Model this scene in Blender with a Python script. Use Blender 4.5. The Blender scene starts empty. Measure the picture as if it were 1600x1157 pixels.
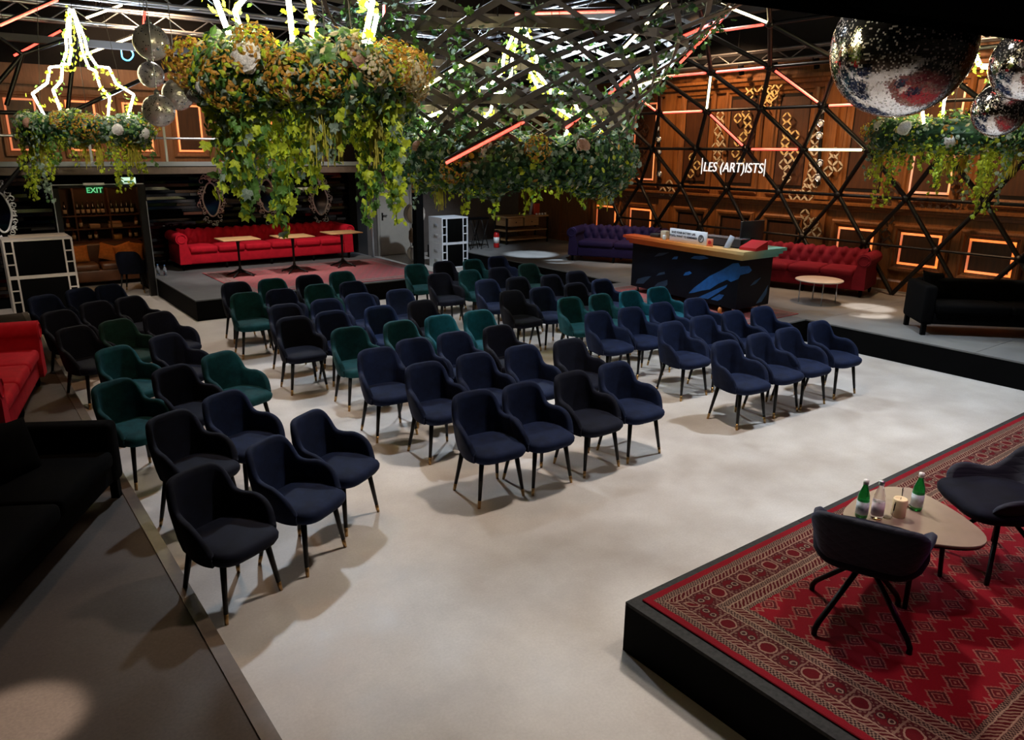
import bpy, bmesh, math, random
from mathutils import Vector, Matrix
random.seed(7)
sc = bpy.context.scene
COL = sc.collection
PI = math.pi

# ------------------------------------------------------------------ camera
R_ = Vector((0.80084219, -0.59878984, 0.01012541))
U_ = Vector((0.16089125, 0.2314058, 0.95946097))
F_ = Vector((0.57685856, 0.76674773, -0.28165958))
O_ = Vector((0, 0, 2.78625))
FPX = 1169.03
cd = bpy.data.cameras.new('camera'); cam = bpy.data.objects.new('camera', cd); COL.objects.link(cam)
cam.matrix_world = Matrix(((R_.x, U_.x, -F_.x, O_.x), (R_.y, U_.y, -F_.y, O_.y), (R_.z, U_.z, -F_.z, O_.z), (0, 0, 0, 1)))
cd.sensor_width = 36; cd.lens = FPX * 36 / 1600; cd.clip_start = .05; cd.clip_end = 100
sc.camera = cam

# ------------------------------------------------------------------ world, lights, exposure
w = bpy.data.worlds.new('world'); sc.world = w; w.use_nodes = True
w.node_tree.nodes['Background'].inputs[0].default_value = (1, .72, .5, 1)
w.node_tree.nodes['Background'].inputs[1].default_value = .05
sc.view_settings.view_transform = 'Standard'; sc.view_settings.look = 'None'
sc.view_settings.exposure = 0.95; sc.view_settings.gamma = 1; sc.view_settings.use_curve_mapping = False

def spot(loc, to, power, col, size, rad=.12, blend=.6):  # makes both the stage spots and the added fill lamps
    l = bpy.data.lights.new('stage_and_fill_spot', 'SPOT'); l.energy = power; l.color = col
    l.spot_size = math.radians(size); l.spot_blend = blend; l.shadow_soft_size = rad
    o = bpy.data.objects.new('stage_and_fill_spot_light', l); COL.objects.link(o); o.location = loc
    o.rotation_euler = (Vector(to) - Vector(loc)).to_track_quat('-Z', 'Y').to_euler()
    return o
COOL = (.74, .87, 1.0); WARM = (1.0, .60, .32); NEUT = (1, .9, .8)
SPOTS = [((4.2, 9.6, 5.75), (4.4, 6.2, 0), 620, COOL, 85, .16),
         ((8.4, 9.8, 5.75), (7.4, 6.6, 0), 660, COOL, 85, .16),
         ((5.2, 4.6, 5.6), (4.6, 3.6, 0), 400, NEUT, 95, .2),
         ((9.2, 4.2, 5.7), (8.2, 3.9, 0), 560, COOL, 80, .16),
         ((3.6, 13.6, 5.6), (4.2, 11.6, 0), 340, NEUT, 95, .2),
         ((7.6, 13.0, 5.6), (7.2, 10.6, 0), 420, COOL, 90, .2),
         ((11.2, 9.2, 5.6), (12.0, 8.2, .4), 170, NEUT, 95, .15),
         ((7.6, 5.8, 5.6), (10.0, 8.3, .9), 420, COOL, 26, .08),  # added fill on the desk front
         ((9.6, 10.6, 5.3), (12.2, 12.5, .8), 330, COOL, 26, .08),  # added fill to brighten the purple sofa
         ((11.0, 13.0, 5.4), (11.4, 14.4, .4), 1100, COOL, 16, .05),
         ((11.6, 12.4, 5.4), (11.2, 13.1, .4), 1300, COOL, 9, .05),
         ((12.0, 6.4, 5.6), (12.0, 6.2, .4), 1500, NEUT, 10, .05),
         ((11.4, 5.2, 5.6), (11.5, 5.9, .4), 1500, NEUT, 8, .05),
         ((12.2, 4.4, 5.6), (12.4, 4.2, .8), 400, NEUT, 8, .05),
         ((12.0, 11.0, 5.6), (14.0, 11.0, 2.0), 430, WARM, 95, .15),
         ((11.6, 6.6, 5.6), (14.0, 6.6, 1.8), 400, WARM, 95, .15),
         ((5.2, 13.2, 5.3), (5.4, 16.4, .7), 420, NEUT, 62, .12),
         ((9.0, 12.8, 5.0), (9.8, 16.2, .9), 420, COOL, 46, .08),  # fill lamp added for the white speakers and the door
         ((-.9, 10.8, 5.2), (1.2, 15.1, .8), 330, NEUT, 22, .08),  # fill lamp added for the cream speakers
         ((4.2, 1.4, 5.2), (4.2, 1.9, .3), 120, NEUT, 70, .15),
         ((5.4, -.6, 5.2), (4.3, .9, .3), 60, (1, .08, .55), 36, .1),
         ((1.2, 2.6, 5.0), (-.10, 3.80, .1), 1500, NEUT, 7, .05),
         ((1.6, 8.0, 5.6), (1.2, 7.6, 0), 90, WARM, 100, .2),
         ((4.0, 16.4, 5.6), (4.2, 19.0, 3.0), 300, WARM, 110, .15),
         ((.2, 1.2, 5.6), (2.1, 5.3, 3.1), 420, NEUT, 26, .1),  # added fill lamp for the big chandelier, no such fixture
         ((8.6, .6, 5.6), (6.3, 7.6, 2.7), 330, NEUT, 22, .1),  # added fill lamp for the funnel wreath
         ((9.2, 1.2, 5.6), (11.3, 5.0, 2.9), 300, NEUT, 24, .1),  # added fill lamp, chandelier behind the mirror balls
         ((1.2, 8.6, 5.8), (1.9, 13.0, 2.9), 340, NEUT, 26, .1),  # added fill lamp, upper left chandelier
         ((3.0, 15.7, 3.3), (3.5, 15.0, 5.4), 300, COOL, 130, .1),  # added uplight that brightens the left trusses
         ((9.6, 15.9, 3.3), (9.0, 14.6, 5.4), 320, COOL, 130, .1),  # added uplight for the trusses further right
         ((6.1, 8.0, 3.4), (6.1, 8.6, 5.4), 60, NEUT, 140, .1)]  # added uplight inside the slat funnel
for s in SPOTS: spot(*s)

# ------------------------------------------------------------------ node helpers
class S:
    """tiny wrapper so that shader maths can be written as expressions"""
    def __init__(s, nt, sock): s.nt, s.k = nt, sock
    def _m(s, op, *a):
        n = s.nt.nodes.new('ShaderNodeMath'); n.operation = op
        for i, x in enumerate((s,) + a):
            if isinstance(x, S): s.nt.links.new(x.k, n.inputs[i])
            else: n.inputs[i].default_value = float(x)
        return S(s.nt, n.outputs[0])
    def __add__(s, o): return s._m('ADD', o)
    def __sub__(s, o): return s._m('SUBTRACT', o)
    def __mul__(s, o): return s._m('MULTIPLY', o)
    def __truediv__(s, o): return s._m('DIVIDE', o)
    def abs(s): return s._m('ABSOLUTE')
    def lt(s, o): return s._m('LESS_THAN', o)
    def gt(s, o): return s._m('GREATER_THAN', o)
    def min(s, o): return s._m('MINIMUM', o)
    def max(s, o): return s._m('MAXIMUM', o)
    def fr(s): return s._m('FRACT')
    def fl(s): return s._m('FLOOR')
    def sin(s): return s._m('SINE')
    def band(s, a, b): return s.gt(a) * s.lt(b)

def mix(nt, fac, a, b):
    n = nt.nodes.new('ShaderNodeMix'); n.data_type = 'RGBA'
    for i, x in ((0, fac), (6, a), (7, b)):
        if isinstance(x, S): nt.links.new(x.k, n.inputs[i])
        elif hasattr(x, 'is_output'): nt.links.new(x, n.inputs[i])
        elif i == 0: n.inputs[0].default_value = x
        else: n.inputs[i].default_value = (x[0], x[1], x[2], 1)
    return n.outputs[2]

def new_mat(name):
    m = bpy.data.materials.new(name); m.use_nodes = True
    return m, m.node_tree, m.node_tree.nodes['Principled BSDF']

def coords(nt, kind='Object', scale=None):
    t = nt.nodes.new('ShaderNodeTexCoord'); o = t.outputs[kind]
    if scale:
        mp = nt.nodes.new('ShaderNodeMapping'); mp.inputs['Scale'].default_value = scale
        nt.links.new(o, mp.inputs[0]); o = mp.outputs[0]
    return o

def noise(nt, vec, scale, detail=3, rough=.6):
    n = nt.nodes.new('ShaderNodeTexNoise'); n.inputs['Scale'].default_value = scale
    n.inputs['Detail'].default_value = detail; n.inputs['Roughness'].default_value = rough
    if vec is not None: nt.links.new(vec, n.inputs['Vector'])
    return S(nt, n.outputs[0])

def ramp(nt, fac, lo, hi):
    return (fac - lo)._m('DIVIDE', hi - lo)._m('MINIMUM', 1)._m('MAXIMUM', 0)

def bump(nt, b, h, strength, dist=.01):
    n = nt.nodes.new('ShaderNodeBump'); n.inputs['Strength'].default_value = strength; n.inputs['Distance'].default_value = dist
    nt.links.new(h.k, n.inputs['Height']); nt.links.new(n.outputs[0], b.inputs['Normal'])

MATS = {}
def mat(name, col, rough=.5, metal=0, var=.0, vs=8, bmp=0, sheen=0, spec=.5, trans=0, stretch=None, emit=None, es=0, tint=None):
    if name in MATS: return MATS[name]
    m, nt, b = new_mat(name)
    b.inputs['Base Color'].default_value = (*col, 1); b.inputs['Roughness'].default_value = rough
    b.inputs['Metallic'].default_value = metal; b.inputs['Specular IOR Level'].default_value = spec
    if trans: b.inputs['Transmission Weight'].default_value = trans
    if sheen:
        b.inputs['Sheen Weight'].default_value = sheen; b.inputs['Sheen Roughness'].default_value = .4
        t = tint or [min(1, c * 3 + .08) for c in col]; b.inputs['Sheen Tint'].default_value = (*t, 1)
    if emit: b.inputs['Emission Color'].default_value = (*emit, 1); b.inputs['Emission Strength'].default_value = es
    if var or bmp:
        n = noise(nt, coords(nt, 'Object', stretch), vs)
        if var:
            k = ramp(nt, n, .3, .7)
            nt.links.new(mix(nt, k, [c * (1 - var) for c in col], [min(1, c * (1 + var)) for c in col]), b.inputs['Base Color'])
        if bmp: bump(nt, b, n, bmp)
    MATS[name] = m
    return m

def velvet(name, col, k=.55, sh=.22, var=.4):
    m = mat('velvet_' + name, [c * k for c in col], .8, var=var, vs=9, sheen=sh, spec=.15)
    return m

def wood_mat(name, c1, c2, axis=2, rough=.45):
    if name in MATS: return MATS[name]
    m, nt, b = new_mat(name)
    sc_ = [9, 9, 9]; sc_[axis] = .7
    v = coords(nt, 'Object', sc_)
    n = noise(nt, v, 3.2, 6, .65); n2 = noise(nt, coords(nt, 'Object', None), 1.3, 2)
    k = ramp(nt, n, .32, .68) * .75 + ramp(nt, n2, .3, .7) * .25
    nt.links.new(mix(nt, k, c1, c2), b.inputs['Base Color']); b.inputs['Roughness'].default_value = rough
    bump(nt, b, n, .15, .004)
    MATS[name] = m; return m

def emis(name, col, strength):
    if name in MATS: return MATS[name]
    m, nt, b = new_mat(name)
    b.inputs['Base Color'].default_value = (.6, .6, .6, 1)
    b.inputs['Emission Color'].default_value = (*col, 1); b.inputs['Emission Strength'].default_value = strength
    MATS[name] = m; return m

# ------------------------------------------------------------------ mesh helpers
class MB:
    def __init__(s): s.v, s.f, s.m, s.sm = [], [], [], []
    def add(s, v, f, mi=0, smooth=False):
        n = len(s.v); s.v += [tuple(p) for p in v]; s.f += [tuple(i + n for i in q) for q in f]
        s.m += [mi] * len(f); s.sm += [smooth] * len(f); return s
    def box(s, lo, hi, mi=0):
        (a, b, c), (d, e, f) = lo, hi
        return s.add([(a, b, c), (d, b, c), (d, e, c), (a, e, c), (a, b, f), (d, b, f), (d, e, f), (a, e, f)],
                     [(0, 3, 2, 1), (4, 5, 6, 7), (0, 1, 5, 4), (1, 2, 6, 5), (2, 3, 7, 6), (3, 0, 4, 7)], mi)
    def rbox(s, lo, hi, r, seg=3, mi=0, puff=0):
        bm = bmesh.new(); bmesh.ops.create_cube(bm, size=1)
        lo, hi = Vector(lo), Vector(hi); c = (lo + hi) / 2; d = hi - lo
        for v in bm.verts: v.co = Vector((v.co.x * d.x, v.co.y * d.y, v.co.z * d.z))
        bmesh.ops.bevel(bm, geom=bm.edges[:], offset=r, segments=seg, affect='EDGES', profile=.5)
        if puff:
            bmesh.ops.subdivide_edges(bm, edges=[e for e in bm.edges if e.calc_length() > .12], cuts=4, use_grid_fill=True)
            for v in bm.verts:
                u = max(0, 1 - (2 * v.co.x / d.x) ** 2) * max(0, 1 - (2 * v.co.y / d.y) ** 2)
                v.co.z += puff * u * (1 if v.co.z > 0 else 0)
        bm.verts.index_update()
        s.add([tuple(v.co + c) for v in bm.verts], [[v.index for v in f.verts] for f in bm.faces], mi, True); bm.free(); return s
    def tube(s, pts, r, n=8, mi=0, smooth=True, r1=None):
        pts = [Vector(p) for p in pts]; rings = []
        up = Vector((.3, .2, 1)).normalized()
        for i, p in enumerate(pts):
            t = (pts[min(i + 1, len(pts) - 1)] - pts[max(i - 1, 0)]).normalized()
            a = t.cross(up)
            if a.length < 1e-3: a = t.cross(Vector((1, 0, 0)))
            a.normalize(); b = t.cross(a)
            rr = r if r1 is None else r + (r1 - r) * i / (len(pts) - 1)
            rings.append([p + a * (rr * math.cos(2 * PI * k / n)) + b * (rr * math.sin(2 * PI * k / n)) for k in range(n)])
        v = [q for g in rings for q in g]; f = []
        for i in range(len(pts) - 1):
            for k in range(n):
                f.append((i * n + k, i * n + (k + 1) % n, (i + 1) * n + (k + 1) % n, (i + 1) * n + k))
        s.add(v, f, mi, smooth)
        m = len(s.v) - len(v)
        s.f += [tuple(m + k for k in range(n - 1, -1, -1)), tuple(m + (len(pts) - 1) * n + k for k in range(n))]
        s.m += [mi] * 2; s.sm += [False] * 2
        return s
    def lathe(s, prof, n=20, c=(0, 0, 0), mi=0, smooth=True):
        v = []; f = []
        for r, z in prof:
            for k in range(n):
                a = 2 * PI * k / n; v.append((c[0] + r * math.cos(a), c[1] + r * math.sin(a), c[2] + z))
        for i in range(len(prof) - 1):
            for k in range(n):
                f.append((i * n + k, i * n + (k + 1) % n, (i + 1) * n + (k + 1) % n, (i + 1) * n + k))
        if prof[0][0] > 1e-6: f.append(tuple(range(n - 1, -1, -1)))
        if prof[-1][0] > 1e-6: f.append(tuple((len(prof) - 1) * n + k for k in range(n)))
        return s.add(v, f, mi, smooth)
    def prism(s, poly, z0, z1, mi=0, smooth=False):
        n = len(poly)
        v = [(x, y, z0) for x, y in poly] + [(x, y, z1) for x, y in poly]
        f = [tuple(range(n - 1, -1, -1)), tuple(range(n, 2 * n))]
        s.add(v, f, mi)
        m = len(s.v) - 2 * n
        for k in range(n):
            s.f.append((m + k, m + (k + 1) % n, m + n + (k + 1) % n, m + n + k)); s.m.append(mi); s.sm.append(smooth)
        return s
    def grid(s, fn, nu, nv, mi=0, smooth=True, closed=False):
        v = [fn(i / (nu - (0 if closed else 1)), j / (nv - 1)) for i in range(nu) for j in range(nv)]
        f = []
        for i in range(nu if closed else nu - 1):
            for j in range(nv - 1):
                a, b = i * nv + j, ((i + 1) % nu) * nv + j
                f.append((a, b, b + 1, a + 1))
        return s.add(v, f, mi, smooth)
    def mesh(s, name, mats, T=None):
        me = bpy.data.meshes.new(name)
        me.from_pydata([tuple(T @ Vector(p)) for p in s.v] if T else s.v, [], s.f)
        for m in (mats if isinstance(mats, (list, tuple)) else [mats]): me.materials.append(m)
        me.polygons.foreach_set('material_index', s.m); me.polygons.foreach_set('use_smooth', s.sm)
        me.update(); return me
    def build(s, name, mats, parent=None, loc=None, T=None):
        return obj(name, s.mesh(name, mats, T), parent, loc)

def obj(name, me, parent=None, loc=None, rot=None, scale=None):
    o = bpy.data.objects.new(name, me); COL.objects.link(o)
    if parent: o.parent = parent
    if loc is not None: o.location = loc
    if rot is not None: o.rotation_euler = rot
    if scale is not None: o.scale = scale
    return o
def tag(o, label, cat, group=None, kind=None):
    o['label'] = label; o['category'] = cat
    if group: o['group'] = group
    if kind: o['kind'] = kind
    return o
def thing(name, label, cat, loc=(0, 0, 0), rz=0, group=None):
    o = bpy.data.objects.new(name, None); COL.objects.link(o); o.location = loc; o.rotation_euler = (0, 0, rz)
    o.empty_display_size = .1
    return tag(o, label, cat, group)
def struct(o, label=None):
    o['kind'] = 'structure'
    if label: o['label'] = label
    return o
UNIT = {}
def bar(name, p0, p1, r, m, parent=None, n=8):
    """round bar between two points; all bars share one unit mesh per material"""
    k = ('cyl', m.name, n)
    if k not in UNIT: UNIT[k] = MB().lathe([(1, 0), (1, 1)], n).mesh('bar', m)
    p0, p1 = Vector(p0), Vector(p1); d = p1 - p0
    o = obj(name, UNIT[k], parent, p0); o.rotation_mode = 'QUATERNION'
    o.rotation_quaternion = d.to_track_quat('Z', 'Y'); o.scale = (r, r, d.length); return o
def blk(name, lo, hi, m, parent=None):
    """box sharing one unit mesh per material"""
    k = ('box', m.name)
    if k not in UNIT: UNIT[k] = MB().box((0, 0, 0), (1, 1, 1)).mesh('block', m)
    return obj(name, UNIT[k], parent, lo, None, [hi[i] - lo[i] for i in range(3)])

def ray(u, v): return R_ * ((u - 800) / FPX) - U_ * ((v - 578.5) / FPX) + F_
def atX(u, v, X): d = ray(u, v); return O_ + d * (X / d.x)
def atY(u, v, Y): d = ray(u, v); return O_ + d * (Y / d.y)
def atD(u, v, D): return O_ + ray(u, v) * D

# ------------------------------------------------------------------ materials
M_BLACK = mat('black_paint', (.0018, .0018, .002), .7, var=.2, vs=5, spec=.06)
M_BLKMET = mat('black_metal', (.012, .011, .011), .4, .6)
M_DARK = mat('dark_ceiling', (.006, .006, .008), .9)
M_STEEL = mat('aluminium', (.62, .65, .7), .32, .9)
M_CHROME = mat('chrome', (.8, .8, .82), .15, 1)
M_BRASS = mat('brass', (.5, .3, .12), .3, .9)
M_WHITE = mat('white_paint', (.72, .74, .8), .4, var=.05)
M_GRILLE = mat('speaker_grille', (.002, .002, .002), .9, spec=.05)
M_SLAT = mat('dark_steel_slat', (.10, .09, .083), .42, .45, var=.3, vs=3)
M_LEDW = emis('led_warm_white', (1, .80, .42), 5)
M_LEDC = emis('led_chandelier', (1, .86, .5), 24)
M_LEDR = emis('led_red', (1, .055, .035), 1.8)
M_GLOW = emis('panel_glow', (1, .17, .02), .8)
M_GLOWD = emis('panel_glow_dim', (1, .14, .012), .3)
M_TOP = mat('table_top_taupe', (.26, .19, .15), .35, var=.08)
M_WOODTOP = wood_mat('oak_top', (.33, .17, .07), (.5, .3, .14), 0)
M_WALL = wood_mat('wall_wood', (.085, .028, .007), (.26, .095, .022), 2, .42)
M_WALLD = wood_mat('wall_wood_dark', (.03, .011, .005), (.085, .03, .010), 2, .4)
M_GOLD = mat('gilded_petal', (.8, .62, .27), .35, .35)
M_GLASSC = mat('clear_glass', (.97, .98, 1), .02, trans=1); M_GLASSC.node_tree.nodes['Principled BSDF'].inputs['IOR'].default_value = 1.15
M_SILVER = mat('silver_leaf', (.75, .75, .77), .4, .4)
M_MIRROR = mat('dark_mirror', (.22, .22, .23), .06, 1)

def concrete(name, c1, c2, speck, rough, sp=.12):
    m, nt, b = new_mat(name); v = coords(nt)
    a = ramp(nt, noise(nt, v, .7, 5, .6), .3, .7); f = ramp(nt, noise(nt, v, 60, 2), .3, .75)
    big = noise(nt, v, 2.3, 4)
    k = a * .6 + ramp(nt, big, .35, .65) * .4
    base = mix(nt, k, c1, c2)
    nt.links.new(mix(nt, f * sp, base, speck), b.inputs['Base Color'])
    r = ramp(nt, big, .3, .7) * .2 + rough
    nt.links.new(r.k, b.inputs['Roughness']); bump(nt, b, f, .05, .002)
    return m
M_FLOOR = concrete('pale_concrete', (.42, .36, .32), (.66, .605, .56), (.25, .2, .16), .38, .2)
M_DECKR = concrete('grey_deck', (.13, .128, .125), (.20, .198, .195), (.06, .06, .06), .45)
M_DECKL = concrete('brown_deck', (.034, .021, .014), (.060, .038, .026), (.2, .15, .11), .6, .12)
M_DECKB = concrete('blue_grey_deck', (.08, .085, .095), (.14, .145, .155), (.03, .03, .03), .5)

def rug_mat(name, hx, hy, red, cream, dark, bw=.42, cell=(.17, .155), fade=0):
    m, nt, b = new_mat(name)
    v = coords(nt); sp = nt.nodes.new('ShaderNodeSeparateXYZ'); nt.links.new(v, sp.inputs[0])
    x, y = S(nt, sp.outputs[0]), S(nt, sp.outputs[1])
    x = x + (noise(nt, v, 22, 2) - .5) * .022; y = y + (noise(nt, coords(nt, 'Object', (1.3, -1.1, 1)), 22, 2) - .5) * .022
    dx, dy = x.abs() * -1 + hx, y.abs() * -1 + hy
    d = dx.min(dy); onx = dx.lt(dy)                       # nearest edge
    s = y * onx + x * (onx * -1 + 1)                      # coordinate along that edge
    def dia(u, w_, a, c): return (u.abs() / a) + (w_.abs() / c)
    # field: staggered guls
    cx, cy = cell
    row = (y / cy).fl(); off = (row * .5).fr()
    u = ((x / cx + off).fr() - .5) * cx; w2 = ((y / cy).fr() - .5) * cy
    g = dia(u, w2, cx * .40, cy * .44)
    g2 = dia(((x / cx + off + .5).fr() - .5) * cx, w2, cx * .13, cy * .2)
    fine = ((x * 260).sin() * (y * 260).sin()).gt(.05)
    out = g.band(.80, 1.0) * fine.max(.35) + g.band(.42, .55) * .8 + g.lt(.16) * .8
    dk = g.band(.55, .8) * .75 + g.band(.16, .42) * .55
    out = out.max(g2.band(.5, 1.0) * .75); 
    fld = mix(nt, dk, red, dark); fld = mix(nt, out.min(1) * .5, fld, cream)
    # main border motifs
    P = .125
    q = (s / P).fr() - .5; alt = ((s / P).fl() * .5).fr().gt(.25)
    mid = d - bw * .5
    lo_, hi_ = bw * .33, bw * .67
    el = ((q * P / .05)._m('POWER', 2) + (mid / (bw * .12))._m('POWER', 2))
    eye = (((q.abs() - .2) * P / .018)._m('POWER', 2) + (mid / .018)._m('POWER', 2))
    key = ((s * 210).sin() * (d * 190).sin()).gt(.25)
    bmot = (el.band(.62, 1.0) * (alt * -1 + 1)).max(eye.band(.35, 1.0) * alt).max(q.abs().gt(.46) * .7).max(key * el.gt(1.15) * .45)
    bdk = (eye.lt(1.6) * alt).max(el.gt(1.0) * .55)
    bcol = mix(nt, bdk.min(1), [c * .45 for c in red], dark); bcol = mix(nt, bmot.min(1) * .62, bcol, cream)
    guard = ((s * 330).sin() * (d * 260).sin()).gt(0); gcol = mix(nt, guard * .55, dark, cream)
    gcol2 = mix(nt, ((s * 190 + d * 210).sin().gt(.2)) * .55, [c * .3 for c in red], cream)
    c = mix(nt, d.gt(bw), bcol, fld)
    c = mix(nt, d.band(bw * .92, bw), c, gcol); c = mix(nt, d.band(bw * .78, bw * .92), c, gcol2); c = mix(nt, d.band(bw * .70, bw * .78), c, gcol)
    for e_ in (.685, .785, .925, .315, .205): c = mix(nt, d.band(bw * e_, bw * (e_ + .018)) * .7, c, cream)
    c = mix(nt, d.band(bw * .22, bw * .31), c, gcol2); c = mix(nt, d.band(bw * .11, bw * .21), c, gcol)
    c = mix(nt, d.lt(bw * .11), c, red)
    n = ramp(nt, noise(nt, v, 240, 2), .3, .7); n3 = ramp(nt, noise(nt, v, 2.2, 3), .35, .7)
    c = mix(nt, n * .35 + n3 * .15, c, [k * .35 for k in dark])
    if fade: c = mix(nt, fade, c, (.55, .42, .42))
    nt.links.new(c, b.inputs['Base Color']); b.inputs['Roughness'].default_value = .95; b.inputs['Specular IOR Level'].default_value = .15
    bump(nt, b, n, .4, .004)
    return m
RED = (.24, .004, .012); CREAM = (.42, .27, .19); DRK = (.035, .010, .010)

# ------------------------------------------------------------------ the setting
def slab(name, lo, hi, m, label=None): return struct(MB().box(lo, hi).build(name, m), label)
slab('floor', (-6, -5, -.2), (14.3, 22, 0), M_FLOOR, 'pale polished concrete floor of the hall')
slab('ceiling', (-6, -5, 6.9), (14.5, 22, 7.1), M_DARK)
slab('wall_left', (-6.2, -5, 0), (-6, 22, 6.9), M_DARK)
slab('wall_front', (-6, -5.2, 0), (14.3, -5, 6.9), M_DARK)
wr = slab('wall_right', (14.06, -5, 0), (14.3, 19, 4.6), M_WALL, 'panelled brown wooden wall behind the black lattice')
slab('trim_wall_top', (14.06, -5, 4.6), (14.3, 22, 6.9), M_DARK)
slab('wall_back', (8.0, 18.45, 0), (14.3, 18.65, 6.9), mat('brown_grey_plaster', (.10, .08, .07), .8, var=.1))
# platforms
def platform(name, lo, hi, deck, label, panels=1, axis=1, gap=.006):
    p = struct(MB().box(lo, (hi[0], hi[1], hi[2] - .02)).build(name, M_BLACK), label)
    n = panels; a0, a1 = lo[axis], hi[axis]
    for i in range(n):
        l = [lo[0], lo[1], hi[2] - .02]; h = list(hi)
        l[axis] = a0 + (a1 - a0) * i / n + (gap / 2 if i else 0); h[axis] = a0 + (a1 - a0) * (i + 1) / n - (gap / 2 if i < n - 1 else 0)
        MB().box(l, h).build('deck_panel', deck, p)
    return p
platform('floor_stage_front', (2.77, -3.5, 0), (9.5, 2.58, .32), mat('dark_grey_deck', (.022, .021, .02), .7, var=.4, vs=40, spec=.2), 'low black speakers stage with the red rug', 4, 0)
pl = platform('floor_platform_left', (-4.9, -3, 0), (.88, 14.6, .12), M_DECKL, 'brown speckled deck along the left side', 5, 0)
MB().box((.80, -3, .1205), (.88, 14.6, .128)).build('edge_trim', mat('deck_trim', (.10, .07, .052), .4, var=.2, vs=20), pl)
platform('floor_stage_back', (3.13, 12.88, 0), (8.0, 17.25, .35), M_DECKB, 'raised black stage carrying the long red sofa', 3, 0)
platform('floor_platform_right', (10.35, -3, 0), (14.05, 17.6, .35), M_DECKR, 'grey raised deck below the wooden wall', 9, 1)
platform('floor_platform_desk', (9.25, 6.28, 0), (10.345, 10.25, .35), M_DECKR, 'raised deck extension under the reception desk', 2, 1)

# wooden wall relief
def frame_mesh(wd, ht, t, dpt, inner, m):
    """picture-frame moulding lying in the YZ plane, facing -X"""
    mb = MB(); a, b = wd / 2, ht / 2
    prof = [(0, 0), (0, -dpt * .5), (t * .25, -dpt), (t * .55, -dpt * .9), (t * .7, -dpt * .45), (t, -dpt * .3), (t, 0)]
    cor = [(-1, -1), (1, -1), (1, 1), (-1, 1)]
    v = []
    for sy, sz in cor:
        for u, x in prof: v.append((x, sy * (a - u), sz * (b - u)))
    n = len(prof); f = []
    for c in range(4):
        for i in range(n - 1):
            f.append((c * n + i, ((c + 1) % 4) * n + i, ((c + 1) % 4) * n + i + 1, c * n + i + 1))
    mb.add(v, f); return mb.mesh('panel_frame', m)
M_GAPSHADE = mat('painted_gap_shade', (.006, .003, .0015), .7, spec=.2)  # near-black sheet painted as the shadow gap around each panel inset
PY = [14.61, 13.37, 11.78, 10.53, 9.31, 7.70, 6.47, 5.29, 3.75, 2.5]
fu = frame_mesh(1.0, 2.16, .15, .07, 0, M_WALL); fl = frame_mesh(1.02, .86, .13, .07, 0, M_WALL)
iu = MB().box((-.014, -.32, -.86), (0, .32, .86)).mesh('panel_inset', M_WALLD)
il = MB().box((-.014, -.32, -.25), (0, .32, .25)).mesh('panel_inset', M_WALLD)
def glow(parent, y, z0, z1, wd, X, which='btlr'):
    """light strip around a recessed panel: four bars, some dimmed"""
    for c, p0, p1 in (('b', (y - wd, z0), (y + wd, z0)), ('t', (y - wd, z1), (y + wd, z1)), ('r', (y - wd, z0), (y - wd, z1)), ('l', (y + wd, z0), (y + wd, z1))):
        blk('glow_strip', (X - .012, min(p0[0], p1[0]) - .02, min(p0[1], p1[1]) - .02), (X, max(p0[0], p1[0]) + .02, max(p0[1], p1[1]) + .02), M_GLOW if c in which else M_GLOWD, parent)
for i, y in enumerate(PY):
    blk('panel_gap_shade', (14.052, y - .38, 2.10), (14.06, y + .38, 3.94), M_GAPSHADE, wr); blk('panel_gap_shade', (14.052, y - .385, .815), (14.06, y + .385, 1.445), M_GAPSHADE, wr)
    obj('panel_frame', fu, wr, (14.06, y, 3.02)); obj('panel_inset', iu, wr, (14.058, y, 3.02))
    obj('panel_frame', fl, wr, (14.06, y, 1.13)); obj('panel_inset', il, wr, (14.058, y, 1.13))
    if i in (0, 1, 5, 6, 7): glow(wr, y, .86, 1.40, .34, 14.05, 'tr' if i < 6 else 'trb')
    if i in (1, 6): glow(wr, y, 2.14, 3.9, .34, 14.05, 'r')
for y in [(PY[i] + PY[i + 1]) / 2 for i in (1, 4, 7)] + [15.4, 16.6]:      # pilasters
    MB().box((13.985, y - .17, .35), (14.06, y + .17, 1.72)).build('pilaster', M_WALL, wr)
    MB().box((13.985, y - .17, 1.92), (14.06, y + .17, 4.2)).build('pilaster', M_WALL, wr)
def moulding(z, hs, name):
    mb = MB(); prof = hs
    v = []; f = []
    for yy in (-5, 19):
        for dx, dz in prof: v.append((14.06 - dx, yy, z + dz))
    n = len(prof)
    for i in range(n - 1): f.append((i, i + 1, n + i + 1, n + i))
    mb.add(v, f); mb.build(name, M_WALL, wr)
moulding(1.82, [(0, -.10), (.06, -.09), (.075, -.04), (.11, -.03), (.115, .0), (.15, .02), (.15, .06), (0, .07)], 'cornice')
moulding(4.16, [(0, -.14), (.06, -.13), (.09, -.05), (.14, -.03), (.16, .03), (.2, .06), (.2, .12), (0, .14)], 'cornice')
moulding(.46, [(0, -.12), (.05, -.11), (.05, .05), (.03, .08), (0, .09)], 'skirting')

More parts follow.
